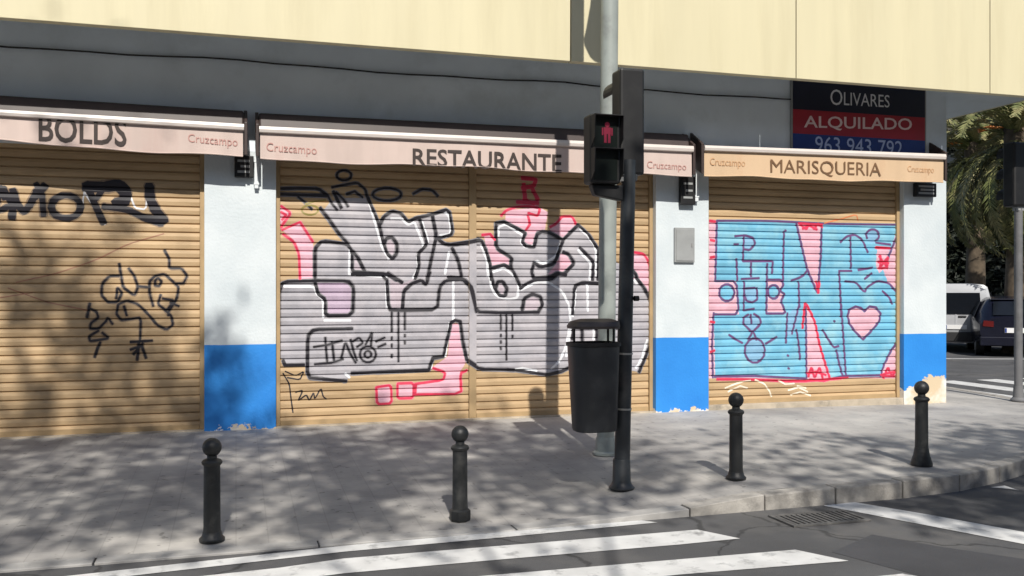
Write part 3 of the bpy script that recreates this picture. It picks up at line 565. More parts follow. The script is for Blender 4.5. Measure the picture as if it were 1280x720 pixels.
for L in ([(896, 276), (960, 276), (1040, 280), (1126, 281)], [(896, 276), (895, 320), (894, 351)], d1([(220, 478), (350, 478), (365, 685), (205, 685)]), [(892, 391), (890, 430), (891, 472)], [(893, 471), (944, 470), (1007, 473)], [(1037, 474), (1055, 470), (1100, 469)], d1([(340, 200), (400, 194), (455, 210), (466, 250), (430, 287), (395, 280)]), d1([(396, 200), (390, 355)]), d1([(335, 250), (362, 250)]),
          d1([(390, 355), (575, 355), (570, 430)]), d1([(440, 360), (440, 450)]), d1([(540, 370), (535, 680)]), d1([(350, 340), (355, 475)]), d1([(380, 465), (490, 460)]), d1([(398, 480), (395, 660)]), d1([(395, 525), (465, 520)]), d1([(400, 560), (410, 600), (450, 612), (480, 590), (476, 520)]), d1([(395, 660), (460, 650)]), d1(ell(290, 550, 47, 52)), d1(ell(580, 545, 35, 42)),
          d1([(645, 170), (640, 350), (638, 500)]), d1([(690, 475), (735, 460), (770, 440), (792, 405)]), d1([(735, 480), (740, 640)]), d1([(535, 470), (630, 470), (642, 500), (620, 540), (650, 560), (625, 600), (657, 680), (535, 680)]), d3([(455, 70), (425, 90), (420, 130), (480, 190), (540, 130), (530, 90), (490, 65)]), d3([(470, 70), (476, 130)]), d3(ell(498, 310, 67, 82)), d3([(480, 190), (455, 235)]), d3([(490, 190), (510, 240)]),
          d3([(325, 205), (370, 235), (415, 260)]), d3([(570, 265), (645, 220)]), d3([(715, 60), (705, 260)]), d3([(795, 0), (745, 200)]), d3([(775, 170), (790, 260), (800, 370)]), [(995, 278), (1003, 312), (1009, 337), (1021, 365)], [(1027, 281), (1026, 320), (1022, 366)], d4([(35, 45), (38, 300), (40, 510)]),
          d4([(250, 0), (265, 200), (285, 500)]), d4([(140, 210), (175, 270), (210, 320), (240, 310)]), d4([(225, 335), (240, 410), (262, 490)]), d2([(242, 415), (250, 560), (255, 700)]), d2([(240, 415), (320, 415)]), d2([(280, 480), (345, 485), (400, 548), (420, 512), (480, 477), (550, 490), (600, 550), (622, 620)]), d2([(400, 465), (445, 430)]), d2([(510, 540), (550, 575), (572, 620)]),
          d2([(250, 238), (290, 200), (340, 190), (385, 220), (420, 300)]), d2([(312, 200), (316, 400)]), d2(ell(450, 195, 40, 38, 10, 150, 420)), d2([(470, 240), (560, 252)]), d2([(360, 410), (450, 395)]), [(1126, 385), (1126, 420)], d4([(628, 250), (560, 345), (515, 440), (500, 500)]), d2([(625, 140), (565, 285), (530, 380)]), heart + heart[:1]): I3.append((v, 'v', L))
for p in ((984, 444), (985, 460), (1042, 401), (981, 288)): I3.append((2.2, 'v', [p, (p[0] + 1.5, p[1] + 1)]))
rr = 2.8
for L in (d4([(35, 45), (70, 110), (95, 170), (120, 300), (185, 515)]), d4([(30, 50), (15, 200)]), d2([(100, 480), (112, 552), (120, 480)]), [(1000, 280), (1008, 287), (1011, 279), (1018, 287), (1022, 279), (1028, 284)], [(998, 279), (1028, 281)], [(1003, 286), (1012, 282), (1021, 287)], d2([(490, 325), (545, 400)]), d2([(545, 330), (490, 400)]), d2([(485, 360), (550, 365)]), d2([(500, 320), (495, 400), (540, 395), (545, 330)]), d4([(50, 500), (70, 440), (90, 510), (120, 440), (140, 510)]), d4([(45, 480), (100, 470), (160, 490)]), d4([(60, 520), (150, 525), (190, 515)]), d4([(500, 490), (560, 475), (620, 470)]), d4([(520, 510), (545, 440), (570, 500), (600, 450), (610, 510)]), d4([(510, 495), (615, 500)]), [(896, 474), (930, 474), (1000, 477), (1060, 472)], [(887, 276), (894, 277)], [(888, 300), (893, 301)], [(888, 322), (893, 321)], [(888, 402), (893, 403)], [(888, 440), (893, 438)], d2([(470, 270), (560, 275)])): I3.append((rr, 'r', L))
I3.append((1.5, 'o', [(1030, 279), (1050, 274), (1070, 268), (1073, 276)]))
for L in (d3([(300, 560), (360, 535), (430, 515), (470, 510)]), d3([(320, 585), (400, 545), (450, 560)]), d3([(500, 505), (560, 530), (590, 570), (610, 615)]), d3([(660, 510), (700, 535), (760, 530)]), d3([(720, 575), (790, 555), (850, 585)]), d3([(740, 605), (800, 585), (870, 610)]), d3([(780, 545), (840, 560)])): I3.append((2.0, 'h', L))
graffiti('graffiti_piece', I3, b3, YS, .236, 3.1, [(X['p2'][1] + .046, X['p3'][0] - .046, None)], 'blue letters outlined in violet with a pink heart')

# ------------------------------------------------------------------ awnings
def awning(label, pl, pr, vm, words, dz=.15):
    """pl/pr: (px, bar_top, bar_bottom, valance_bottom) at the two ends in the photo"""
    L = [P(pl[0], y, YV) for y in pl[1:]]; R = [P(pr[0], y, YV) for y in pr[1:]]
    x0, x1 = L[0].x, R[0].x
    t = thing('awning', label, 'awning', ((x0 + x1) / 2, YF, L[0].z), 'rolled awnings over the shutters')
    def z(i, x): u = (x - x0) / (x1 - x0); return L[i].z + (R[i].z - L[i].z) * u
    # closed cassette against the wall
    MB().hexa([(x0, YV + .06, z(0, x0) - .03), (x1, YV + .06, z(0, x1) - .03), (x1, YF - .004, z(0, x1) - .03), (x0, YF - .004, z(0, x0) - .03)],
              [(x0, YV + .10, z(0, x0) + dz), (x1, YV + .10, z(0, x1) + dz), (x1, YF - .004, z(0, x1) + dz + .03), (x0, YF - .004, z(0, x0) + dz + .03)]).build('cassette', M['brown'], t, bevel=.02)
    n = 10; mb = MB()       # front bar with a rounded face
    prof = [(.0, 0), (-.022, .10), (-.030, .5), (-.022, .92), (.0, 1), (.055, 1), (.055, 0)]
    for x in (x0, x1):
        for (d, q) in prof: mb.v.append((x, YV + d, z(1, x) + (z(0, x) - z(1, x)) * q))
    m = len(prof)
    for i in range(m): mb.f.append((i, (i + 1) % m, m + (i + 1) % m, m + i))
    mb.f += [tuple(range(m))[::-1], tuple(range(m, 2 * m))]
    mb.build('front_bar', M['bar'], t)
    rd = random.Random(int(pl[0]) + 5); ph = [rd.uniform(0, 6) for _ in range(4)]
    def yv(x): return YV + .008 + .009 * math.sin(x * 2.3 + ph[0]) + .006 * math.sin(x * 6.1 + ph[1]) + .003 * math.sin(x * 17 + ph[2])
    N = max(24, int((x1 - x0) / .08)); mb = MB()
    for i in range(N + 1):
        x = x0 + .01 + (x1 - x0 - .02) * i / N; zb = z(2, x) + .011 * math.sin(x * 2.7 + ph[2]) + .005 * math.sin(x * 7 + ph[3])
        zt = z(1, x) + .004
        for k in range(5):
            q = k / 4; mb.v.append((x, yv(x) * q + (YV + .012) * (1 - q), zt + (zb - zt) * q))
        for k in range(5):
            q = 1 - k / 4; mb.v.append((x, yv(x) * q + (YV + .012) * (1 - q) + .004, zt + (zb - zt) * q))
    for i in range(N):
        for k in range(9): mb.f.append((i * 10 + k, i * 10 + k + 1, (i + 1) * 10 + k + 1, (i + 1) * 10 + k))
        mb.f.append((i * 10 + 9, i * 10, (i + 1) * 10, (i + 1) * 10 + 9))
    val = mb.build('valance', vm, t, smooth=True)
    mb = MB()               # weighted hem along the lower edge
    mb.tube([(x0 + .01 + (x1 - x0 - .02) * i / N, yv(x0 + .01 + (x1 - x0 - .02) * i / N) + .002, z(2, x0 + .01 + (x1 - x0 - .02) * i / N) + .011 * math.sin((x0 + .01 + (x1 - x0 - .02) * i / N) * 2.7 + ph[2]) + .005 * math.sin((x0 + .01 + (x1 - x0 - .02) * i / N) * 7 + ph[3])) for i in range(N + 1)], .007, 8)
    o = mb.build('hem', vm, t, smooth=True); sub(val, o)
    for (body, mm, ax, bx, al, ah, bl, bh, bold) in words:
        a0, a1, b0, b1_ = P(ax, al, YV), P(ax, ah, YV), P(bx, bl, YV), P(bx, bh, YV)
        o = text('lettering', body, M[mm], t, a0.x, b0.x, a0.z, a1.z, b0.z, b1_.z, lambda x: min(yv(x), YV + .012) - .004, bold); sub(val, o)
    for x in (x0 - .018, x1 + .018):   # end plates with folded arm
        e = MB(); e.hexa([(x - .016, YV - .005, z(2, x) + .02), (x + .016, YV - .005, z(2, x) + .02), (x + .016, YF - .006, z(2, x) + .16), (x - .016, YF - .006, z(2, x) + .16)],
                         [(x - .016, YV - .005, z(0, x) + .02), (x + .016, YV - .005, z(0, x) + .02), (x + .016, YF - .006, z(0, x) + .19), (x - .016, YF - .006, z(0, x) + .19)])
        e.build('end_bracket', M['brown'], t, bevel=.005)
    return t
awning('pale awning valance lettered BOLDS over the left shutter', (-200, 125, 133, 163), (305, 155, 163.5, 196), M['val'],
       [('BOLDS', 'letter', 48, 158, 176.5, 142.5, 183, 149, .015), ('Cruzcampo', 'logo', 235, 297, 180.5, 167, 186.5, 172, .0)])
awning('long pale awning valance lettered RESTAURANTE over the middle shutter', (324, 157.5, 166, 198), (866, 182.5, 190.5, 220.5), M['val'],
       [('RESTAURANTE', 'letter', 516, 702, 207, 185, 216.5, 193, .016), ('Cruzcampo', 'logo', 333, 396, 192, 178, 196.5, 182, .0), ('Cruzcampo', 'logo', 809, 858, 213, 201, 215.5, 204, .0)])
awning('short tan awning valance lettered MARISQUERIA over the right shutter', (880, 181.5, 188.5, 219.5), (1181, 192.5, 200, 228.5), M['val3'],
       [('MARISQUERIA', 'letter_b', 963, 1102, 219, 199, 223, 203.5, .0), ('Cruzcampo', 'logo3', 888, 932, 209, 197, 211, 199, .0), ('Cruzcampo', 'logo3', 1135, 1168, 217, 207, 219, 208, .0)], .0)

# ------------------------------------------------------------------ things fixed to the facade
def front_box(name, label, cat, px0, py0, px1, py1, d, m, grp=None, off=.002):
    a, b = P(px0, py1, YF), P(px1, py0, YF); t = thing(name, label, cat, ((a.x + b.x) / 2, YF, a.z), grp)
    return t, a, b
for (q, lab) in (((293, 196, 317, 222), 'black control box under the awning end on the first pillar'), ((848, 222, 866, 256), 'black control box beside white conduit on the middle pillar'), ((1141, 230, 1166, 246), 'black control box high on the corner pillar')):
    t, a, b = front_box('control_box', lab, 'control box', *q, .06, 'black', 'awning control boxes')
    MB().box(a.x, b.x, YF - .07, YF - .0005, a.z, b.z).build('housing', M['black'], t, bevel=.008)
    for k in range(3):
        zc = a.z + (b.z - a.z) * (.25 + .25 * k); MB().box(a.x + .03 + .03 * (k % 2), b.x - .04, YF - .0735, YF - .0705, zc - .012, zc + .012).build('sticker', M['grey'], t)
def conduit(px, y0, y1, wpx, lab):
    a, b = P(px - wpx / 2, y1, YF), P(px + wpx / 2, y0, YF)
    t = thing('cable_conduit', lab, 'conduit', ((a.x + b.x) / 2, YF, a.z), 'white conduits under the awnings')
    MB().box(a.x, b.x, YF - .05, YF - .0005, a.z, b.z).build('cover', M['whitep'], t, bevel=.004)
    for k in (.12, .85): MB().box(a.x - .006, b.x + .006, YF - .054, YF - .0002, a.z + (b.z - a.z) * k, a.z + (b.z - a.z) * k + .02).build('clip', M['whitep'], t)
conduit(320.5, 198, 236, 5, 'white cable conduit on the first pillar'); conduit(868.5, 210, 252, 4.5, 'white cable conduit on the middle pillar')
t, a, b = front_box('meter_cabinet', 'small grey meter cabinet on the middle pillar', 'cabinet', 842, 285, 867, 328, .05, 'grey')
MB().box(a.x, b.x, YF - .03, YF - .0005, a.z, b.z).build('frame', M['grey'], t, bevel=.006)
dr = MB().box(a.x + .018, b.x - .018, YF - .038, YF - .0301, a.z + .018, b.z - .018).build('door', M['grey'], t, bevel=.004)
sub(dr, MB().box(b.x - .05, b.x - .035, YF - .046, YF - .0381, (a.z + b.z) / 2 - .02, (a.z + b.z) / 2 + .02).build('latch', M['galv'], t))
# the letting board
YB = YF - .035
a0, a1, b0, b1_ = P(991, 189, YB), P(991, 104, YB), P(1156, 196, YB), P(1156, 112, YB)
t = thing('letting_board', 'navy, red and blue ALQUILADO board above the right awning', 'sign', ((a0.x + b0.x) / 2, YF, a0.z))
zt, zbm = max(a1.z, b1_.z), min(a0.z, b0.z) - .12
zr1, zr0 = P(1070, 141.5, YB).z, P(1070, 171, YB).z
MB().box(a0.x - .02, b0.x + .02, YB, YF - .0006, zbm, zt).build('backing', M['grey'], t)
MB().box(a0.x, b0.x, YB - .004, YB - .0005, zr1, zt - .01).build('navy_band', M['navy'], t)
MB().box(a0.x, b0.x, YB - .004, YB - .0005, zr0, zr1 - .0005).build('red_band', M['red'], t)
MB().box(a0.x, b0.x, YB - .004, YB - .0005, zbm, zr0 - .0005).build('blue_band', M['sblue'], t)
def wtext(name, body, m, ax, ay0, ay1, bx, by0, by1, bold=0):
    p, q, r, s = P(ax, ay0, YB - .006), P(ax, ay1, YB - .006), P(bx, by0, YB - .006), P(bx, by1, YB - .006)
    return text(name, body, M[m], t, p.x, r.x, p.z, q.z, r.z, s.z, YB - .006, bold)
wtext('lettering', 'O', 'swhite', 1038, 131, 111.5, 1053, 132, 112, .0); wtext('lettering', 'LIVARES', 'swhite', 1055, 131.5, 115, 1112, 134.5, 119, .0)
wtext('lettering', 'ALQUILADO', 'spink', 1005, 162, 144.5, 1140, 165.5, 148, .012)
wtext('lettering', '963 943 792', 'slb', 1019, 190, 170, 1128, 196, 176.5, .0)
# soffit cable and fittings
mb = MB(); pts = []
for i in range(41):
    x = -6 + 14.2 * i / 40; pts.append((x, YF - .02, ZS - .022 - .03 * abs(math.sin(x * .9)) - .006 * math.sin(x * 5)))
tag(mb.tube(pts, .009, 6).build('wall_cable', M['cable'], smooth=True), 'thin black cable sagging along the top of the wall', 'cable')
def spot(px, py, lab):
    p = P(px, py, 9.25); t = thing('soffit_light', lab, 'light', (p.x, p.y, ZI), 'small fittings under the soffit')
    MB().lathe([(.03, -.015), (.03, -.0005)], (p.x, p.y, ZI), 12).build('base', M['black'], t)
    MB().tube([(p.x, p.y, ZI - .015), (p.x, p.y, ZI - .06)], .01, 8).build('stem', M['black'], t)
    MB().tube([(p.x - .05, p.y - .02, ZI - .085), (p.x + .05, p.y - .05, ZI - .075)], [.03, .036], 12).build('head', M['grey'], t, smooth=True)
    MB().tube([(p.x + .05, p.y - .05, ZI - .075), (p.x + .056, p.y - .052, ZI - .0745)], .03, 12).build('lens', M['lens'], t)
spot(694, 84, 'small spotlight under the soffit near the lamp post'); spot(491, 70, 'small spotlight under the soffit above the word RESTAURANTE')
spot(966, 103, 'small spotlight under the soffit left of the letting board')

# ------------------------------------------------------------------ street furniture
def bollard(px, py, H, kind, lab):
    p = gp(px, py); p.z = hp(p.x, p.y) - .004
    t = thing('bollard', lab, 'bollard', p, 'black ball topped bollards along the kerb')
    if kind == 'flare': base = [(.078, 0), (.080, .016), (.064, .032), (.057, .06)]
    elif kind == 'block': base = [(.072, 0), (.074, .01), (.074, .068), (.064, .076), (.057, .08)]
    else: base = [(.088, 0), (.088, .02), (.066, .09), (.056, .15)]
    MB().lathe(base, p, 20 if kind != 'block' else 8).build('base', M['iron'], t, smooth=True)
    z0 = base[-1][1]; r0 = base[-1][0]
    hs = H - .155
    MB().lathe([(r0 * .97, z0 + .0005), (.053, z0 + .03), (.051, hs - .02)], p, 20).build('shaft', M['iron'], t, smooth=True)
    MB().lathe([(.053, hs - .0195), (.063, hs - .008), (.065, hs + .004), (.055, hs + .016), (.036, hs + .024)], p, 20).build('collar', M['iron'], t, smooth=True)
    R = .060; c = H - R
    pr = [(.032, hs + .0245)] + [(R * math.cos(a), c + R * math.sin(a)) for a in [math.radians(d) for d in range(-60, 91, 10)]]
    pr[-1] = (.003, c + R)
    MB().lathe(pr, p, 20).build('ball', M['iron'], t, smooth=True)
bollard(265, 675, .655, 'flare', 'leftmost black bollard, in front of the first blue pillar')
bollard(575, 649, .655, 'block', 'black bollard with a chunky collar base beside the zebra crossing')
bollard(920, 598, .685, 'flare', 'black bollard in front of the right shutter, near the kerb')
bollard(1152, 581, .715, 'cone', 'rightmost black bollard with a tapering foot below the corner pillar')

# tall lamp post
p = gp(757, 567); p.z = hp(p.x, p.y) - .004
t = thing('lamp_post', 'tall grey lamp post rising out of view behind the litter bin', 'lamp post', p)
tilt = .010
def lp(z, dx=0, dy=0): return (p.x + tilt * z + dx, p.y + dy, p.z + z)
MB().lathe([(.12, 0), (.12, .02), (.095, .035), (.09, .14), (.082, .16)], p, 20).build('base', M['lamp'], t, smooth=True)
MB().tube([lp(.15), lp(3), lp(5), lp(8.2)], [.08, .080, .078, .06], 20).build('pole', M['lamp'], t, smooth=True)
MB().box(p.x - .05, p.x + .05, p.y - .096, p.y - .06, p.z + .55, p.z + .85).build('service_door', M['lamp'], t, bevel=.006)
MB().tube([lp(8.1), lp(8.6, 0, -.3), lp(8.75, 0, -1.1)], [.05, .04, .035], 10).build('arm', M['lamp'], t, smooth=True)
MB().hexa([lp(8.68, -.16, -1.75), lp(8.68, .16, -1.75), lp(8.7, .13, -1.0), lp(8.7, -.13, -1.0)], [lp(8.78, -.1, -1.7), lp(8.78, .1, -1.7), lp(8.8, .1, -1.0), lp(8.8, -.1, -1.0)]).build('lantern', M['grey'], t, bevel=.03)
# lower side lantern on its bracket
MB().tube([lp(6.25, -.0), lp(6.0, .08), lp(5.62, .20)], .022, 8).build('arm', M['lamp'], t, smooth=True)
MB().lathe([(.05, .42), (.105, .40), (.115, .30), (.16, .05), (.185, -.06), (.15, -.13), (.03, -.17)][::-1], Vector(lp(5.28, .26)), 16).build('lantern', M['grey'], t, smooth=True)

# traffic signal with pedestrian head
p = gp(777, 610); p.z = hp(p.x, p.y) - .004
t = thing('traffic_signal', 'dark pole with side-on traffic signal and red pedestrian light', 'traffic light', p)
Zc = p.x * ST + p.y * CT; mpp = Zc / F
def tz(py): return (HZ - py) * mpp + CAMZ
def tx(px): return p.x + (px - 777) * mpp / CT      # along the facade direction
MB().lathe([(.10, 0), (.103, .012), (.085, .03), (.072, .06), (.068, .22), (.064, .235)], p, 20).build('base', M['pole'], t, smooth=True)
lean = (tx(786) - tx(777)) / (tz(215) - p.z)
def pl(z, dx=0, dy=0): return (p.x + lean * (z - p.z) + dx, p.y + dy, z)
MB().tube([pl(p.z + .23), pl(tz(200))], [.062, .056], 20).build('pole', M['pole'], t, smooth=True)
for py in (442, 511): MB().tube([pl(tz(py) - .007), pl(tz(py) + .007)], .0655, 20).build('band', M['galv'], t, smooth=True)
MB().tube([pl(tz(373), .05, -.05), pl(tz(373), .085, -.05)], .022, 10).build('push_button', M['black'], t)
vh = MB(); cxh = tx(790); z0, z1 = tz(218), tz(85)
def rbox(x0, x1, y0, y1, za, zb): return MB().box(x0, x1, y0, y1, za, zb)
hd = rbox(tx(774.5), tx(806), p.y - .02, p.y + .17, z0, z1).build('vehicle_head', M['black'], t, bevel=.02)
xh = (tx(774.5) + tx(806)) / 2
for k in range(3):   # hoods face away from the viewer
    zc = z0 + (z1 - z0) * (k + .5) / 3; n = 12; mb = MB()
    for yy in (p.y + .171, p.y + .36):
        for i in range(n + 1):
            a = math.radians(-20 + 220 * i / n); mb.v.append((xh + .094 * math.cos(a), yy, zc + .094 * math.sin(a)))
    for i in range(n): mb.f.append((i, i + 1, n + 2 + i, n + 1 + i))
    o = mb.build('visor', M['black'], t); sm = o.modifiers.new('solid', 'SOLIDIFY'); sm.thickness = .004; sub(hd, o)
    o = MB().tube([(xh, p.y + .1705, zc), (xh, p.y + .182, zc)], .088, 16).build('signal_lens', M['lens'], t); sub(hd, o)
mb = MB(); mb.box(tx(777), tx(796), p.y - .03, p.y + .05, z0 - .05, z0 + .001); mb.build('head_bracket', M['pole'], t, bevel=.006)
# pedestrian head facing the street
a_, b_ = tx(731), tx(769.5); zp0, zp1 = tz(232), tz(147); zm = (zp0 + zp1) / 2
ph_ = rbox(a_, b_, p.y - .10, p.y + .06, zp0, zp1).build('pedestrian_head', M['black'], t, bevel=.02)
for (za, zb_, lit) in ((zm + .012, zp1 - .025, True), (zp0 + .025, zm - .012, False)):
    o = MB().box(a_ + .03, b_ - .03, p.y - .104, p.y - .1005, za, zb_).build('signal_lens', M['lens'], t, bevel=.002); sub(ph_, o)
    vz = MB(); vz.box(a_ + .006, b_ - .006, p.y - .18, p.y - .1005, zb_ + .004, zb_ + .010); vz.hexa([(a_ + .006, p.y - .17, za + .06), (a_ + .012, p.y - .17, za + .06), (a_ + .012, p.y - .1006, za), (a_ + .006, p.y - .1006, za)], [(a_ + .006, p.y - .18, zb_ + .0035), (a_ + .012, p.y - .18, zb_ + .0035), (a_ + .012, p.y - .1006, zb_ + .0035), (a_ + .006, p.y - .1006, zb_ + .0035)])
    vz.hexa([(b_ - .012, p.y - .17, za + .06), (b_ - .006, p.y - .17, za + .06), (b_ - .006, p.y - .1006, za), (b_ - .012, p.y - .1006, za)], [(b_ - .012, p.y - .18, zb_ + .0035), (b_ - .006, p.y - .18, zb_ + .0035), (b_ - .006, p.y - .1006, zb_ + .0035), (b_ - .012, p.y - .1006, zb_ + .0035)])
    o = vz.build('visor', M['black'], t); sub(ph_, o)
    if lit:
        mc = (a_ + b_) / 2 + .01; h = zb_ - za; z_ = za + h * .14; k = h * .70
        man = []
        for (x0, x1, q0, q1) in ((-.026, -.005, 0, .42), (.005, .026, 0, .42), (-.029, .029, .42, .74), (-.045, -.033, .36, .72), (.033, .045, .36, .72)):
            man.append((mc + x0, mc + x1, z_ + q0 * k, z_ + q1 * k))
        mb = MB()
        for m4 in man: mb.box(m4[0], m4[1], p.y - .1075, p.y - .1045, m4[2], m4[3])
        mb.tube([(mc, p.y - .1075, z_ + .87 * k), (mc, p.y - .1045, z_ + .87 * k)], .02, 14)
        o = mb.build('red_man', M['redman'], t); sub(ph_, o)
for zz in (zp0 + .03, zp1 - .10): MB().box(b_ - .002, tx(778), p.y - .03, p.y + .02, zz, zz + .035).build('arm', M['galv'], t, bevel=.004)
MB().hexa([(a_ + .06, p.y - .05, zp0 - .085), (tx(776), p.y - .05, zp0 - .125), (tx(776), p.y + .03, zp0 - .125), (a_ + .06, p.y + .03, zp0 - .085)], [(a_ + .03, p.y - .05, zp0 - .002), (tx(776), p.y - .05, zp0 - .002), (tx(776), p.y + .03, zp0 - .002), (a_ + .03, p.y + .03, zp0 - .002)]).build('arm', M['black'], t, bevel=.01)

# litter bin strapped to the signal pole
lb = thing('litter_bin', 'dark plastic litter bin with a hood, hung on the signal pole', 'litter bin', (tx(740), p.y, tz(536)))
def oval(cx, cy, rx, ry, z, n=24, e=3.2):
    r = []
    for k in range(n):
        a = 2 * math.pi * (k + .5) / n; c, s_ = math.cos(a), math.sin(a)
        r.append((cx + rx * math.copysign(abs(c) ** (2 / e), c), cy + ry * math.copysign(abs(s_) ** (2 / e), s_), z))
    return r
def loft(rings):
    mb = MB(); n = len(rings[0])
    for r in rings: mb.v += r
    for i in range(len(rings) - 1):
        for k in range(n): mb.f.append((i * n + k, i * n + (k + 1) % n, (i + 1) * n + (k + 1) % n, (i + 1) * n + k))
    mb.f += [tuple(range(n))[::-1], tuple((len(rings) - 1) * n + k for k in range(n))]; return mb
cxb = tx(739.5) ; hw = (tx(770) - tx(709)) / 2; zb0, zb1 = tz(536), tz(427); cy = p.y - .02
loft([oval(cxb + .01, cy, hw * .80, .125, zb0), oval(cxb + .01, cy, hw * .84, .13, zb0 + .02), oval(cxb, cy, hw * .97, .155, zb1 - .03)]).build('body', M['bin'], lb, smooth=True)
loft([oval(cxb, cy, hw * .985, .158, zb1 - .0295), oval(cxb, cy, hw * 1.02, .165, zb1 - .025), oval(cxb, cy, hw * 1.02, .165, zb1), oval(cxb, cy, hw * .93, .145, zb1 + .003), oval(cxb, cy, hw * .9, .14, zb1 - .02)]).build('rim', M['black'], lb, smooth=True)
zh = tz(410)
loft([oval(cxb, cy, hw * .97, .155, zh), oval(cxb, cy, hw * .99, .16, zh + .02), oval(cxb + .01, cy, hw * .93, .14, zh + .055), oval(cxb + .02, cy, hw * .6, .09, zh + .075)]).build('hood', M['hood'], lb, smooth=True)
for (dx, dy) in ((.62, -.11), (.80, .09), (-.55, .13)): MB().tube([(cxb + hw * dx, cy + dy, zb1 - .02), (cxb + hw * dx, cy + dy, zh + .002)], .010, 8).build('hood_support', M['black'], lb)
for zz in (zb1 - .09, zb0 + .17): MB().box(cxb + hw * .86, tx(777) - .045, p.y - .04, p.y + .04, zz, zz + .04).build('bracket', M['black'], lb, bevel=.004)

# second signal at the far corner
pc = G(1273, 501, .14)
t = thing('traffic_signal', 'grey signal pole at the right edge with a black head seen from behind', 'traffic light', pc)
zc2 = pc.x * ST + pc.y * CT; m2 = zc2 / F
MB().lathe([(.10, 0), (.10, .02), (.07, .05), (.06, .2)], pc, 16).build('base', M['gpole'], t, smooth=True)
MB().tube([pc + Vector((0, 0, .19)), pc + Vector((0, 0, 2.58))], .052, 16).build('pole', M['gpole'], t, smooth=True)
hb_ = MB().box(pc.x - .16, pc.x + .16, pc.y - .09, pc.y + .11, pc.z + 2.60, pc.z + 3.46).build('signal_head', M['black'], t, bevel=.03)
for k in range(3):
    zc = pc.z + 2.75 + .28 * k
    o = MB().tube([(pc.x, pc.y + .1105, zc), (pc.x, pc.y + .125, zc)], .10, 16).build('signal_lens', M['lens'], t); sub(hb_, o)
    mb = MB()
    for yy in (.112, .26):
        for i in range(13):
            a = math.radians(-20 + 220 * i / 12); mb.v.append((pc.x + .11 * math.cos(a), pc.y + yy, zc + .11 * math.sin(a)))
    for i in range(12): mb.f.append((i, i + 1, 14 + i, 13 + i))
    o = mb.build('visor', M['black'], t); o.modifiers.new('solid', 'SOLIDIFY').thickness = .004; sub(hb_, o)
MB().box(pc.x - .05, pc.x + .05, pc.y - .05, pc.y + .05, pc.z + 2.55, pc.z + 2.603).build('head_bracket', M['galv'], t)

# ------------------------------------------------------------------ vehicles (local: +y forward, rear at -y)
def vehicle(name, label, loc, rz, secs, m, win_rear, side_wins, tails, plate, Wd, wheels, extra=()):
    t = thing(name, label, 'car' if 'van' not in name else 'van', (0, 0, 0))
    rings = []
    for (y, wb, zb, zw, ww, zr, wr) in secs:      # half widths at sill, waist, roof
        half = [(wb * .92, zb), (wb, zb + .12), (ww, (zb + zw) / 2), (ww, zw), ((ww + wr) / 2 + .01, (zw + zr) / 2), (wr, zr - .07), (wr - .09, zr - .01), (wr * .4, zr + .015)]
        rings.append([(x, y, z) for x, z in half] + [(-x, y, z) for x, z in half[::-1]])
    body = loft(rings).build('body', m, t, smooth=True)
    yb = secs[0][0]
    def quad(nm, pts, mm, par=None, th=.012):
        mb = MB(); mb.add(pts, [tuple(range(len(pts)))]); o = mb.build(nm, mm, t)
        sd = o.modifiers.new('solid', 'SOLIDIFY'); sd.thickness = th; sd.offset = 0
        if par is not None: sub(par, o)
        return o
    quad('rear_window', win_rear, M['glass'])
    for s in (1, -1):
        for w_ in side_wins: quad('side_window', [(s * x, y, z) for x, y, z in w_], M['glass'])
        quad('tail_light', [(s * x, y, z) for x, y, z in tails], M['tail'])
        for yw in wheels[0]:
            r = wheels[1]
            wh = MB().tube([(s * (Wd - .02), yw, r), (s * (Wd - .21), yw, r)], r, 22).build('wheel', M['tyre'], t, smooth=True)
            sub(wh, MB().tube([(s * (Wd - .012), yw, r), (s * (Wd - .03), yw, r)], r * .62, 18).build('rim', M['rim'], t))
        MB().box(min(s * Wd, s * (Wd + .16)), max(s * Wd, s * (Wd + .16)), wheels[2] - .05, wheels[2] + .06, wheels[3], wheels[3] + .16).build('mirror', m, t, bevel=.03)
    x0, x1, yp, zp0, zp1 = plate
    pl_ = MB().box(x0, x1, yp - .012, yp + .01, zp0, zp1).build('number_plate', M['plate'], t, bevel=.003)
    sub(pl_, MB().box(x0 + .004, x0 + .045, yp - .0135, yp - .0122, zp0 + .006, zp1 - .006).build('blue_strip', M['sblue'], t))
    for (nm, bx, mm) in extra: MB().box(*bx).build(nm, M[mm], t, bevel=.02)
    t.location = loc; t.rotation_euler = (0, 0, rz); return t
az = -math.radians(41)
vl = G(1195, 441, 0); d = Vector((math.sin(-az), math.cos(-az), 0))
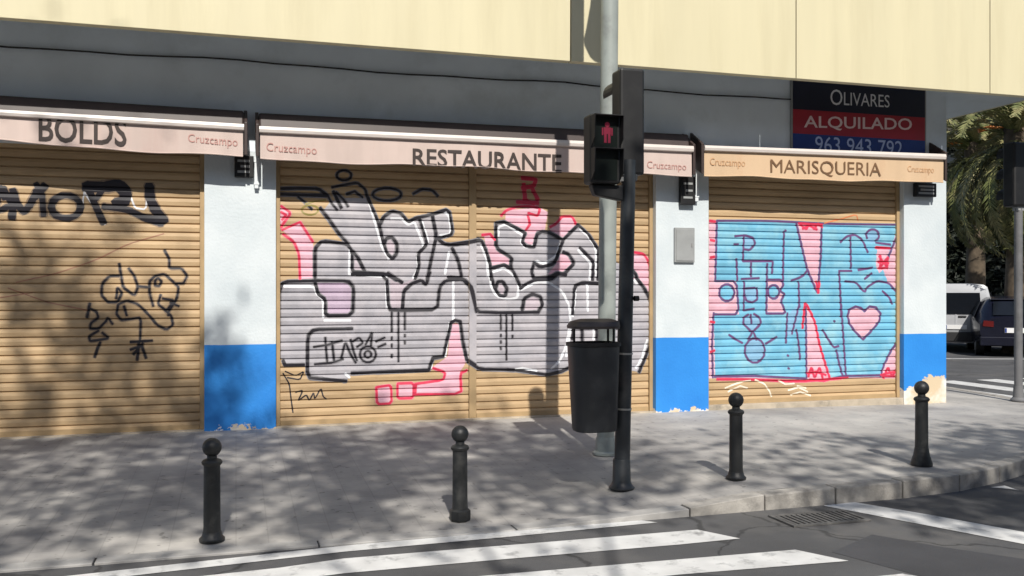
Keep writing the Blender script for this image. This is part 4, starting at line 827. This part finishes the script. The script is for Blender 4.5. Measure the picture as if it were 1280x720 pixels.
vehicle('parked_van', 'small pale van parked with its rear to the corner, half hidden by pillar', (vl.x + d.x * 2.2, vl.y + d.y * 2.2, 0), az,
        [(-2.16, .80, .34, .95, .84, 1.72, .68), (-2.10, .86, .26, .98, .89, 1.80, .74), (-.6, .88, .24, 1.0, .91, 1.83, .76), (.55, .88, .24, 1.0, .91, 1.78, .72), (1.25, .88, .24, 1.02, .90, 1.16, .74), (2.0, .84, .26, .86, .84, .95, .66), (2.18, .72, .32, .62, .74, .72, .6)],
        M['vanw'], [(-.60, -2.172, 1.02), (.60, -2.172, 1.02), (.56, -2.172, 1.58), (-.56, -2.172, 1.58)],
        [[(.918, -1.9, 1.06), (.918, -.7, 1.06), (.84, -.7, 1.58), (.84, -1.8, 1.58)], [(.918, -.6, 1.06), (.918, .45, 1.06), (.83, .40, 1.55), (.84, -.6, 1.58)]],
        [(.66, -2.172, .85), (.80, -2.172, .85), (.76, -2.172, 1.40), (.66, -2.172, 1.40)], (-.26, .26, -2.175, .62, .73), .88, ((-1.35, 1.35), .31, .62, 1.02),
        [('rear_bumper', (-.84, .84, -2.24, -2.08, .30, .55), 'trim'), ('door_handle', (.05, .25, -2.185, -2.15, .93, .98), 'trim'), ('window_surround', (-.03, .03, -2.168, -2.140, .60, 1.04), 'vanw')])
cl = G(1262, 447, 0)
vehicle('parked_car', 'dark navy hatchback parked beside the pale van at the right edge', (cl.x + d.x * 2.05 + .1, cl.y + d.y * 2.05, 0), az + .04,
        [(-2.05, .74, .34, .80, .80, .98, .60), (-1.68, .82, .26, .88, .87, 1.40, .61), (-1.25, .86, .22, .92, .90, 1.46, .62), (-.2, .87, .20, .92, .90, 1.49, .63), (.45, .87, .20, .92, .90, 1.38, .60), (1.05, .87, .20, .92, .88, .98, .66), (1.9, .82, .24, .76, .80, .84, .6), (2.05, .7, .3, .56, .7, .64, .5)],
        M['carn'], [(-.52, -2.05, 1.03), (.52, -2.05, 1.03), (.48, -1.78, 1.36), (-.48, -1.78, 1.36)],
        [[(.90, -1.5, .97), (.90, -.5, .97), (.72, -.5, 1.38), (.72, -1.2, 1.36)], [(.90, -.45, .97), (.90, .7, .97), (.72, .35, 1.32), (.72, -.45, 1.38)]],
        [(.50, -2.065, .74), (.74, -2.065, .76), (.72, -2.065, .90), (.50, -2.065, .88)], (-.26, .26, -2.06, .60, .72), .86, ((-1.25, 1.28), .31, .62, .95),
        [('rear_bumper', (-.80, .80, -2.12, -1.98, .28, .50), 'carn'), ('tail_spoiler', (-.54, .54, -1.75, -1.55, 1.40, 1.435), 'carn')])

# ------------------------------------------------------------------ vegetation
def leaf_mesh(blobs, n_per, size, rd, flat=.5):
    v = []; f = []
    for (c, r, ncl) in blobs:
        for _ in range(ncl):
            while True:
                q = Vector((rd.uniform(-1, 1), rd.uniform(-1, 1), rd.uniform(-1, 1)))
                if .25 < q.length < 1: break
            cc = Vector((c[0] + q.x * r[0], c[1] + q.y * r[1], c[2] + q.z * r[2])); sp = rd.uniform(.18, .38)
            for _ in range(n_per):
                p = cc + Vector((rd.gauss(0, sp), rd.gauss(0, sp), rd.gauss(0, sp * .75)))
                a = Vector((rd.gauss(0, 1), rd.gauss(0, 1), rd.gauss(0, flat))).normalized(); b = a.cross(Vector((rd.gauss(0, 1), rd.gauss(0, 1), rd.gauss(0, 1)))).normalized()
                s = size * rd.uniform(.6, 1.3); o = len(v)
                v += [tuple(p - a * s), tuple(p + b * s * .42), tuple(p + a * s), tuple(p - b * s * .42)]; f.append((o, o + 1, o + 2, o + 3))
    return v, f
def tree(name, label, x, y, th, blobs, n_per, size, lm, seed, trunk_r=.16, grp=None, z0=.0):
    rd = random.Random(seed); t = thing(name, label, 'tree', (x, y, z0), grp)
    tr = MB().tube([(x, y, z0 - .05), (x + .05, y, z0 + th * .5), (x - .03, y + .04, z0 + th)], [trunk_r * 1.25, trunk_r, trunk_r * .75], 12).build('trunk', M['bark'], t, smooth=True)
    for (c, r, n) in blobs:
        k = Vector((x, y, z0 + th * .92)); e = Vector(c); md = k.lerp(e, .5) + Vector((0, 0, .15))
        sub(tr, MB().tube([k, md, e], [trunk_r * .36, trunk_r * .22, trunk_r * .08], 8).build('limb', M['bark'], t, smooth=True))
    v, f = leaf_mesh(blobs, n_per, size, rd); mb = MB(); mb.v = v; mb.f = f
    mb.build('crown', M[lm], t)
    return t
# street trees on the far pavement behind the viewpoint: they dapple the pavement and the left shutter
tree('street_tree', 'leafy plane tree behind the viewpoint, shading the left shutter', -3.2, -3.4, 6.0, [((-4.2, -2.4, 9.8), (1.6, 1.4, 1.6), 25), ((-2.4, -2.2, 9.6), (1.6, 1.4, 1.7), 28), ((-3.6, -2.2, 12.3), (1.4, 1.3, 1.1), 10), ((-2.0, -2.3, 12.5), (1.1, 1.2, 1.3), 11), ((-3.8, -2.4, 14.2), (1.6, 1.4, .9), 3)], 75, .10, 'leaf', 11, trunk_r=.11, z0=.13)
tree('street_tree', 'leafy plane tree behind the viewpoint, shading the crossing', .6, -3.5, 5.6, [((-.9, -2.3, 9.6), (1.4, 1.4, 1.6), 26), ((.7, -2.2, 9.6), (1.5, 1.4, 1.6), 27), ((2.1, -2.2, 9.5), (1.1, 1.3, 1.5), 17)], 75, .10, 'leaf', 23, trunk_r=.11, z0=.13)
tree('street_tree', 'leafy plane tree behind the viewpoint, shading the right kerb', 5.2, -3.6, 5.0, [((3.9, -2.4, 8.5), (1.0, 1.2, .6), 8), ((5.4, -2.4, 8.5), (1.4, 1.3, .7), 20), ((7.0, -2.4, 8.6), (1.4, 1.3, .8), 22)], 75, .10, 'leaf', 37, trunk_r=.11, z0=.13)
# houses across the street, behind the viewpoint: in the photograph they keep the low sky off the facade
OW = [mat('opposite_ochre', (.30, .22, .13), .85, .1, 2), mat('opposite_brick', (.22, .12, .08), .85, .12, 2), mat('opposite_cream', (.34, .30, .23), .85, .1, 2)]
for i, (xa, xb, hh, lab) in enumerate(((-40, -13, 13, 'ochre apartment block behind the viewpoint on the left'), (-12.9, 13, 14, 'brick apartment block directly behind the viewpoint'), (13.1, 42, 13.5, 'cream apartment block behind the viewpoint on the right'))):
    t = thing('opposite_building', lab, 'building', ((xa + xb) / 2, -18, .13))
    MB().box(xa, xb, -32, -18, .1, hh).build('wall', OW[i], t); MB().box(xa - .05, xb + .05, -32.2, -17.8, hh + .001, hh + .25).build('roof', M['seam'], t)
    for fl in range(4):
        for k in range(8):
            wx = xa + 1.6 + k * 3.2; f_ = MB().box(wx, wx + 1.3, -17.99, -17.94, 1.3 + fl * 3.1, 2.9 + fl * 3.1).build('window', M['whitep'], t)
            sub(f_, MB().box(wx + .08, wx + 1.22, -17.945, -17.92, 1.38 + fl * 3.1, 2.82 + fl * 3.1).build('pane', M['glass'], t))
# side street trees
def at(Z, px): a = (px - CX) / F; return (Z * (a * CT + ST), Z * (CT - a * ST))
far_t = [(36, 1205, 5), (37, 1262, 6), (39, 1160, 6), (42, 1235, 7.5), (38, 1310, 6)]
labs = ['dense dark evergreen tree behind the pale van', 'dense dark evergreen tree behind the navy car', 'dense dark evergreen tree mostly hidden by the corner pillar', 'tall dark evergreen tree between the van and car, farther back', 'dark evergreen tree at the right edge behind the palm']
for i, (Z, px, h) in enumerate(far_t):
    x, y = at(Z, px)
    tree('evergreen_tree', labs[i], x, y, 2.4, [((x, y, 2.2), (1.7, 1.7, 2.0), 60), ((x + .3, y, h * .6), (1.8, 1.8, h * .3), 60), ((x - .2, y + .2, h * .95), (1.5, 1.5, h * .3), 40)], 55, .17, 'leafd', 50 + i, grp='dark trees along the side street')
hx, hy = at(47, 1240); ux = Vector((CT, -ST, 0)); uy = Vector((ST, CT, 0)); c = Vector((hx, hy, 0))
hb2 = thing('backdrop_building', 'added dark backdrop building behind the trees, blocking the sky', 'building', c)  # added to block the sky, with shade put into its dark wall colour
def fb(a0, a1, d0, d1, z0, z1, nm, m):
    q = [c + ux * a0 + uy * d0, c + ux * a1 + uy * d0, c + ux * a1 + uy * d1, c + ux * a0 + uy * d1]
    return MB().hexa([(k.x, k.y, z0) for k in q], [(k.x, k.y, z1) for k in q]).build(nm, m, hb2)
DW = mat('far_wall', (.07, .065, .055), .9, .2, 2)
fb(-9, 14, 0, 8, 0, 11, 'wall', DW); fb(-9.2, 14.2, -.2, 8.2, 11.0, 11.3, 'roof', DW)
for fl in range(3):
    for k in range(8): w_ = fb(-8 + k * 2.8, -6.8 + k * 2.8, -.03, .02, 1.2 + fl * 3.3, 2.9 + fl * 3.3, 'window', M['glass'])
# unseen trees added right of the frame to shade the side street
for i, (x, y) in enumerate(((24.0, 15.5), (27.5, 19), (31, 23))):
    tree('street_tree', ['tree added right of the view to shade the side street', 'tree added farther right to shade the side street', 'tree added farthest right to shade the side street'][i], x, y, 4.2, [((x, y, 7), (2.6, 2.4, 2.6), 70), ((x + .6, y, 9.6), (2.2, 2.2, 2.2), 45)], 55, .15, 'leaf', 80 + i)

# palm
def frond_mesh(L, droop, seed, wd=.30):
    rd = random.Random(seed); mb = MB(); pts = []; n = 16
    for i in range(n + 1):
        s = i / n; a = math.radians(42) - droop * s ** 1.1
        if i == 0: x = z = 0.0
        else: x += L / n * math.cos(a); z += L / n * math.sin(a)
        pts.append(Vector((x, 0, z)))
    mb.tube(pts, [.028 * (1 - .85 * i / n) for i in range(n + 1)], 5)
    for i in range(2, n * 4):
        s = i / (n * 4); k = s * n; i0 = min(n - 1, int(k)); p = pts[i0].lerp(pts[i0 + 1], k - i0); d = (pts[i0 + 1] - pts[i0]).normalized(); up = Vector((-d.z, 0, d.x))
        ll = wd * (1.15 - abs(s - .45) * 1.2) * rd.uniform(.8, 1.15)
        for sg in (1, -1):
            e = (d * .75 + Vector((0, sg, 0)) * .8 + up * rd.uniform(-.25, .35)).normalized(); tip = p + e * ll + Vector((0, 0, -.12 * ll)); w2 = d * .026
            mid = p + e * ll * .5
            mb.add([p - w2 * .6, mid - w2 * 1.3, tip, mid + w2 * 1.3, p + w2 * .6], [(0, 1, 2, 3, 4)])
    me = bpy.data.meshes.new('frond'); me.from_pydata([tuple(v) for v in mb.v], [], mb.f); me.materials.append(M['frond']); return me
def palm(Zd, px, ztop, label, seed, nf=64):
    rd = random.Random(seed); x, y = at(Zd, px)
    t = thing('palm_tree', label, 'palm tree', (x, y, 0))
    MB().tube([(x, y, -.05), (x + .06, y, ztop * .5), (x, y, ztop)], [.34, .26, .30], 14).build('trunk', M['palmbark'], t, smooth=True)
    ms = [frond_mesh(rd.uniform(3.0, 3.7), math.radians(d_), seed + i) for i, d_ in enumerate((70, 95, 115, 130, 140))]
    for i in range(nf):
        k = i / nf; o = bpy.data.objects.new('frond', ms[min(4, int(k * 5.0))]); COL.objects.link(o); o.parent = t
        el = math.radians(-42 + 70 * (1 - k) - (34 if k > .5 else 0))
        o.rotation_euler = (rd.uniform(-.25, .25), -el + math.radians(0), i * 2.39996 + rd.uniform(-.2, .2)); o.location = (0, 0, ztop - .1 - .5 * k)
    for i in range(3):
        a = i * 2.1 + 2.6; st = [Vector((x, y, ztop - .1)) + Vector((math.cos(a) * s, math.sin(a) * s, .5 * s - .5 * s * s)) for s in (0, .3, .6, .9)]
        MB().tube(st, [.02, .02, .05, .07], 8).build('fruit_stalk', M['fruit'], t)
palm(24, 1270, 5.9, 'palm tree with drooping olive fronds at the right edge of the corner', 5)
palm(29, 1218, 6.3, 'second palm farther back beside the corner pillar, fronds hanging low', 9, 60)
for o in bpy.data.objects:
    if '_o' in o: del o['_o']
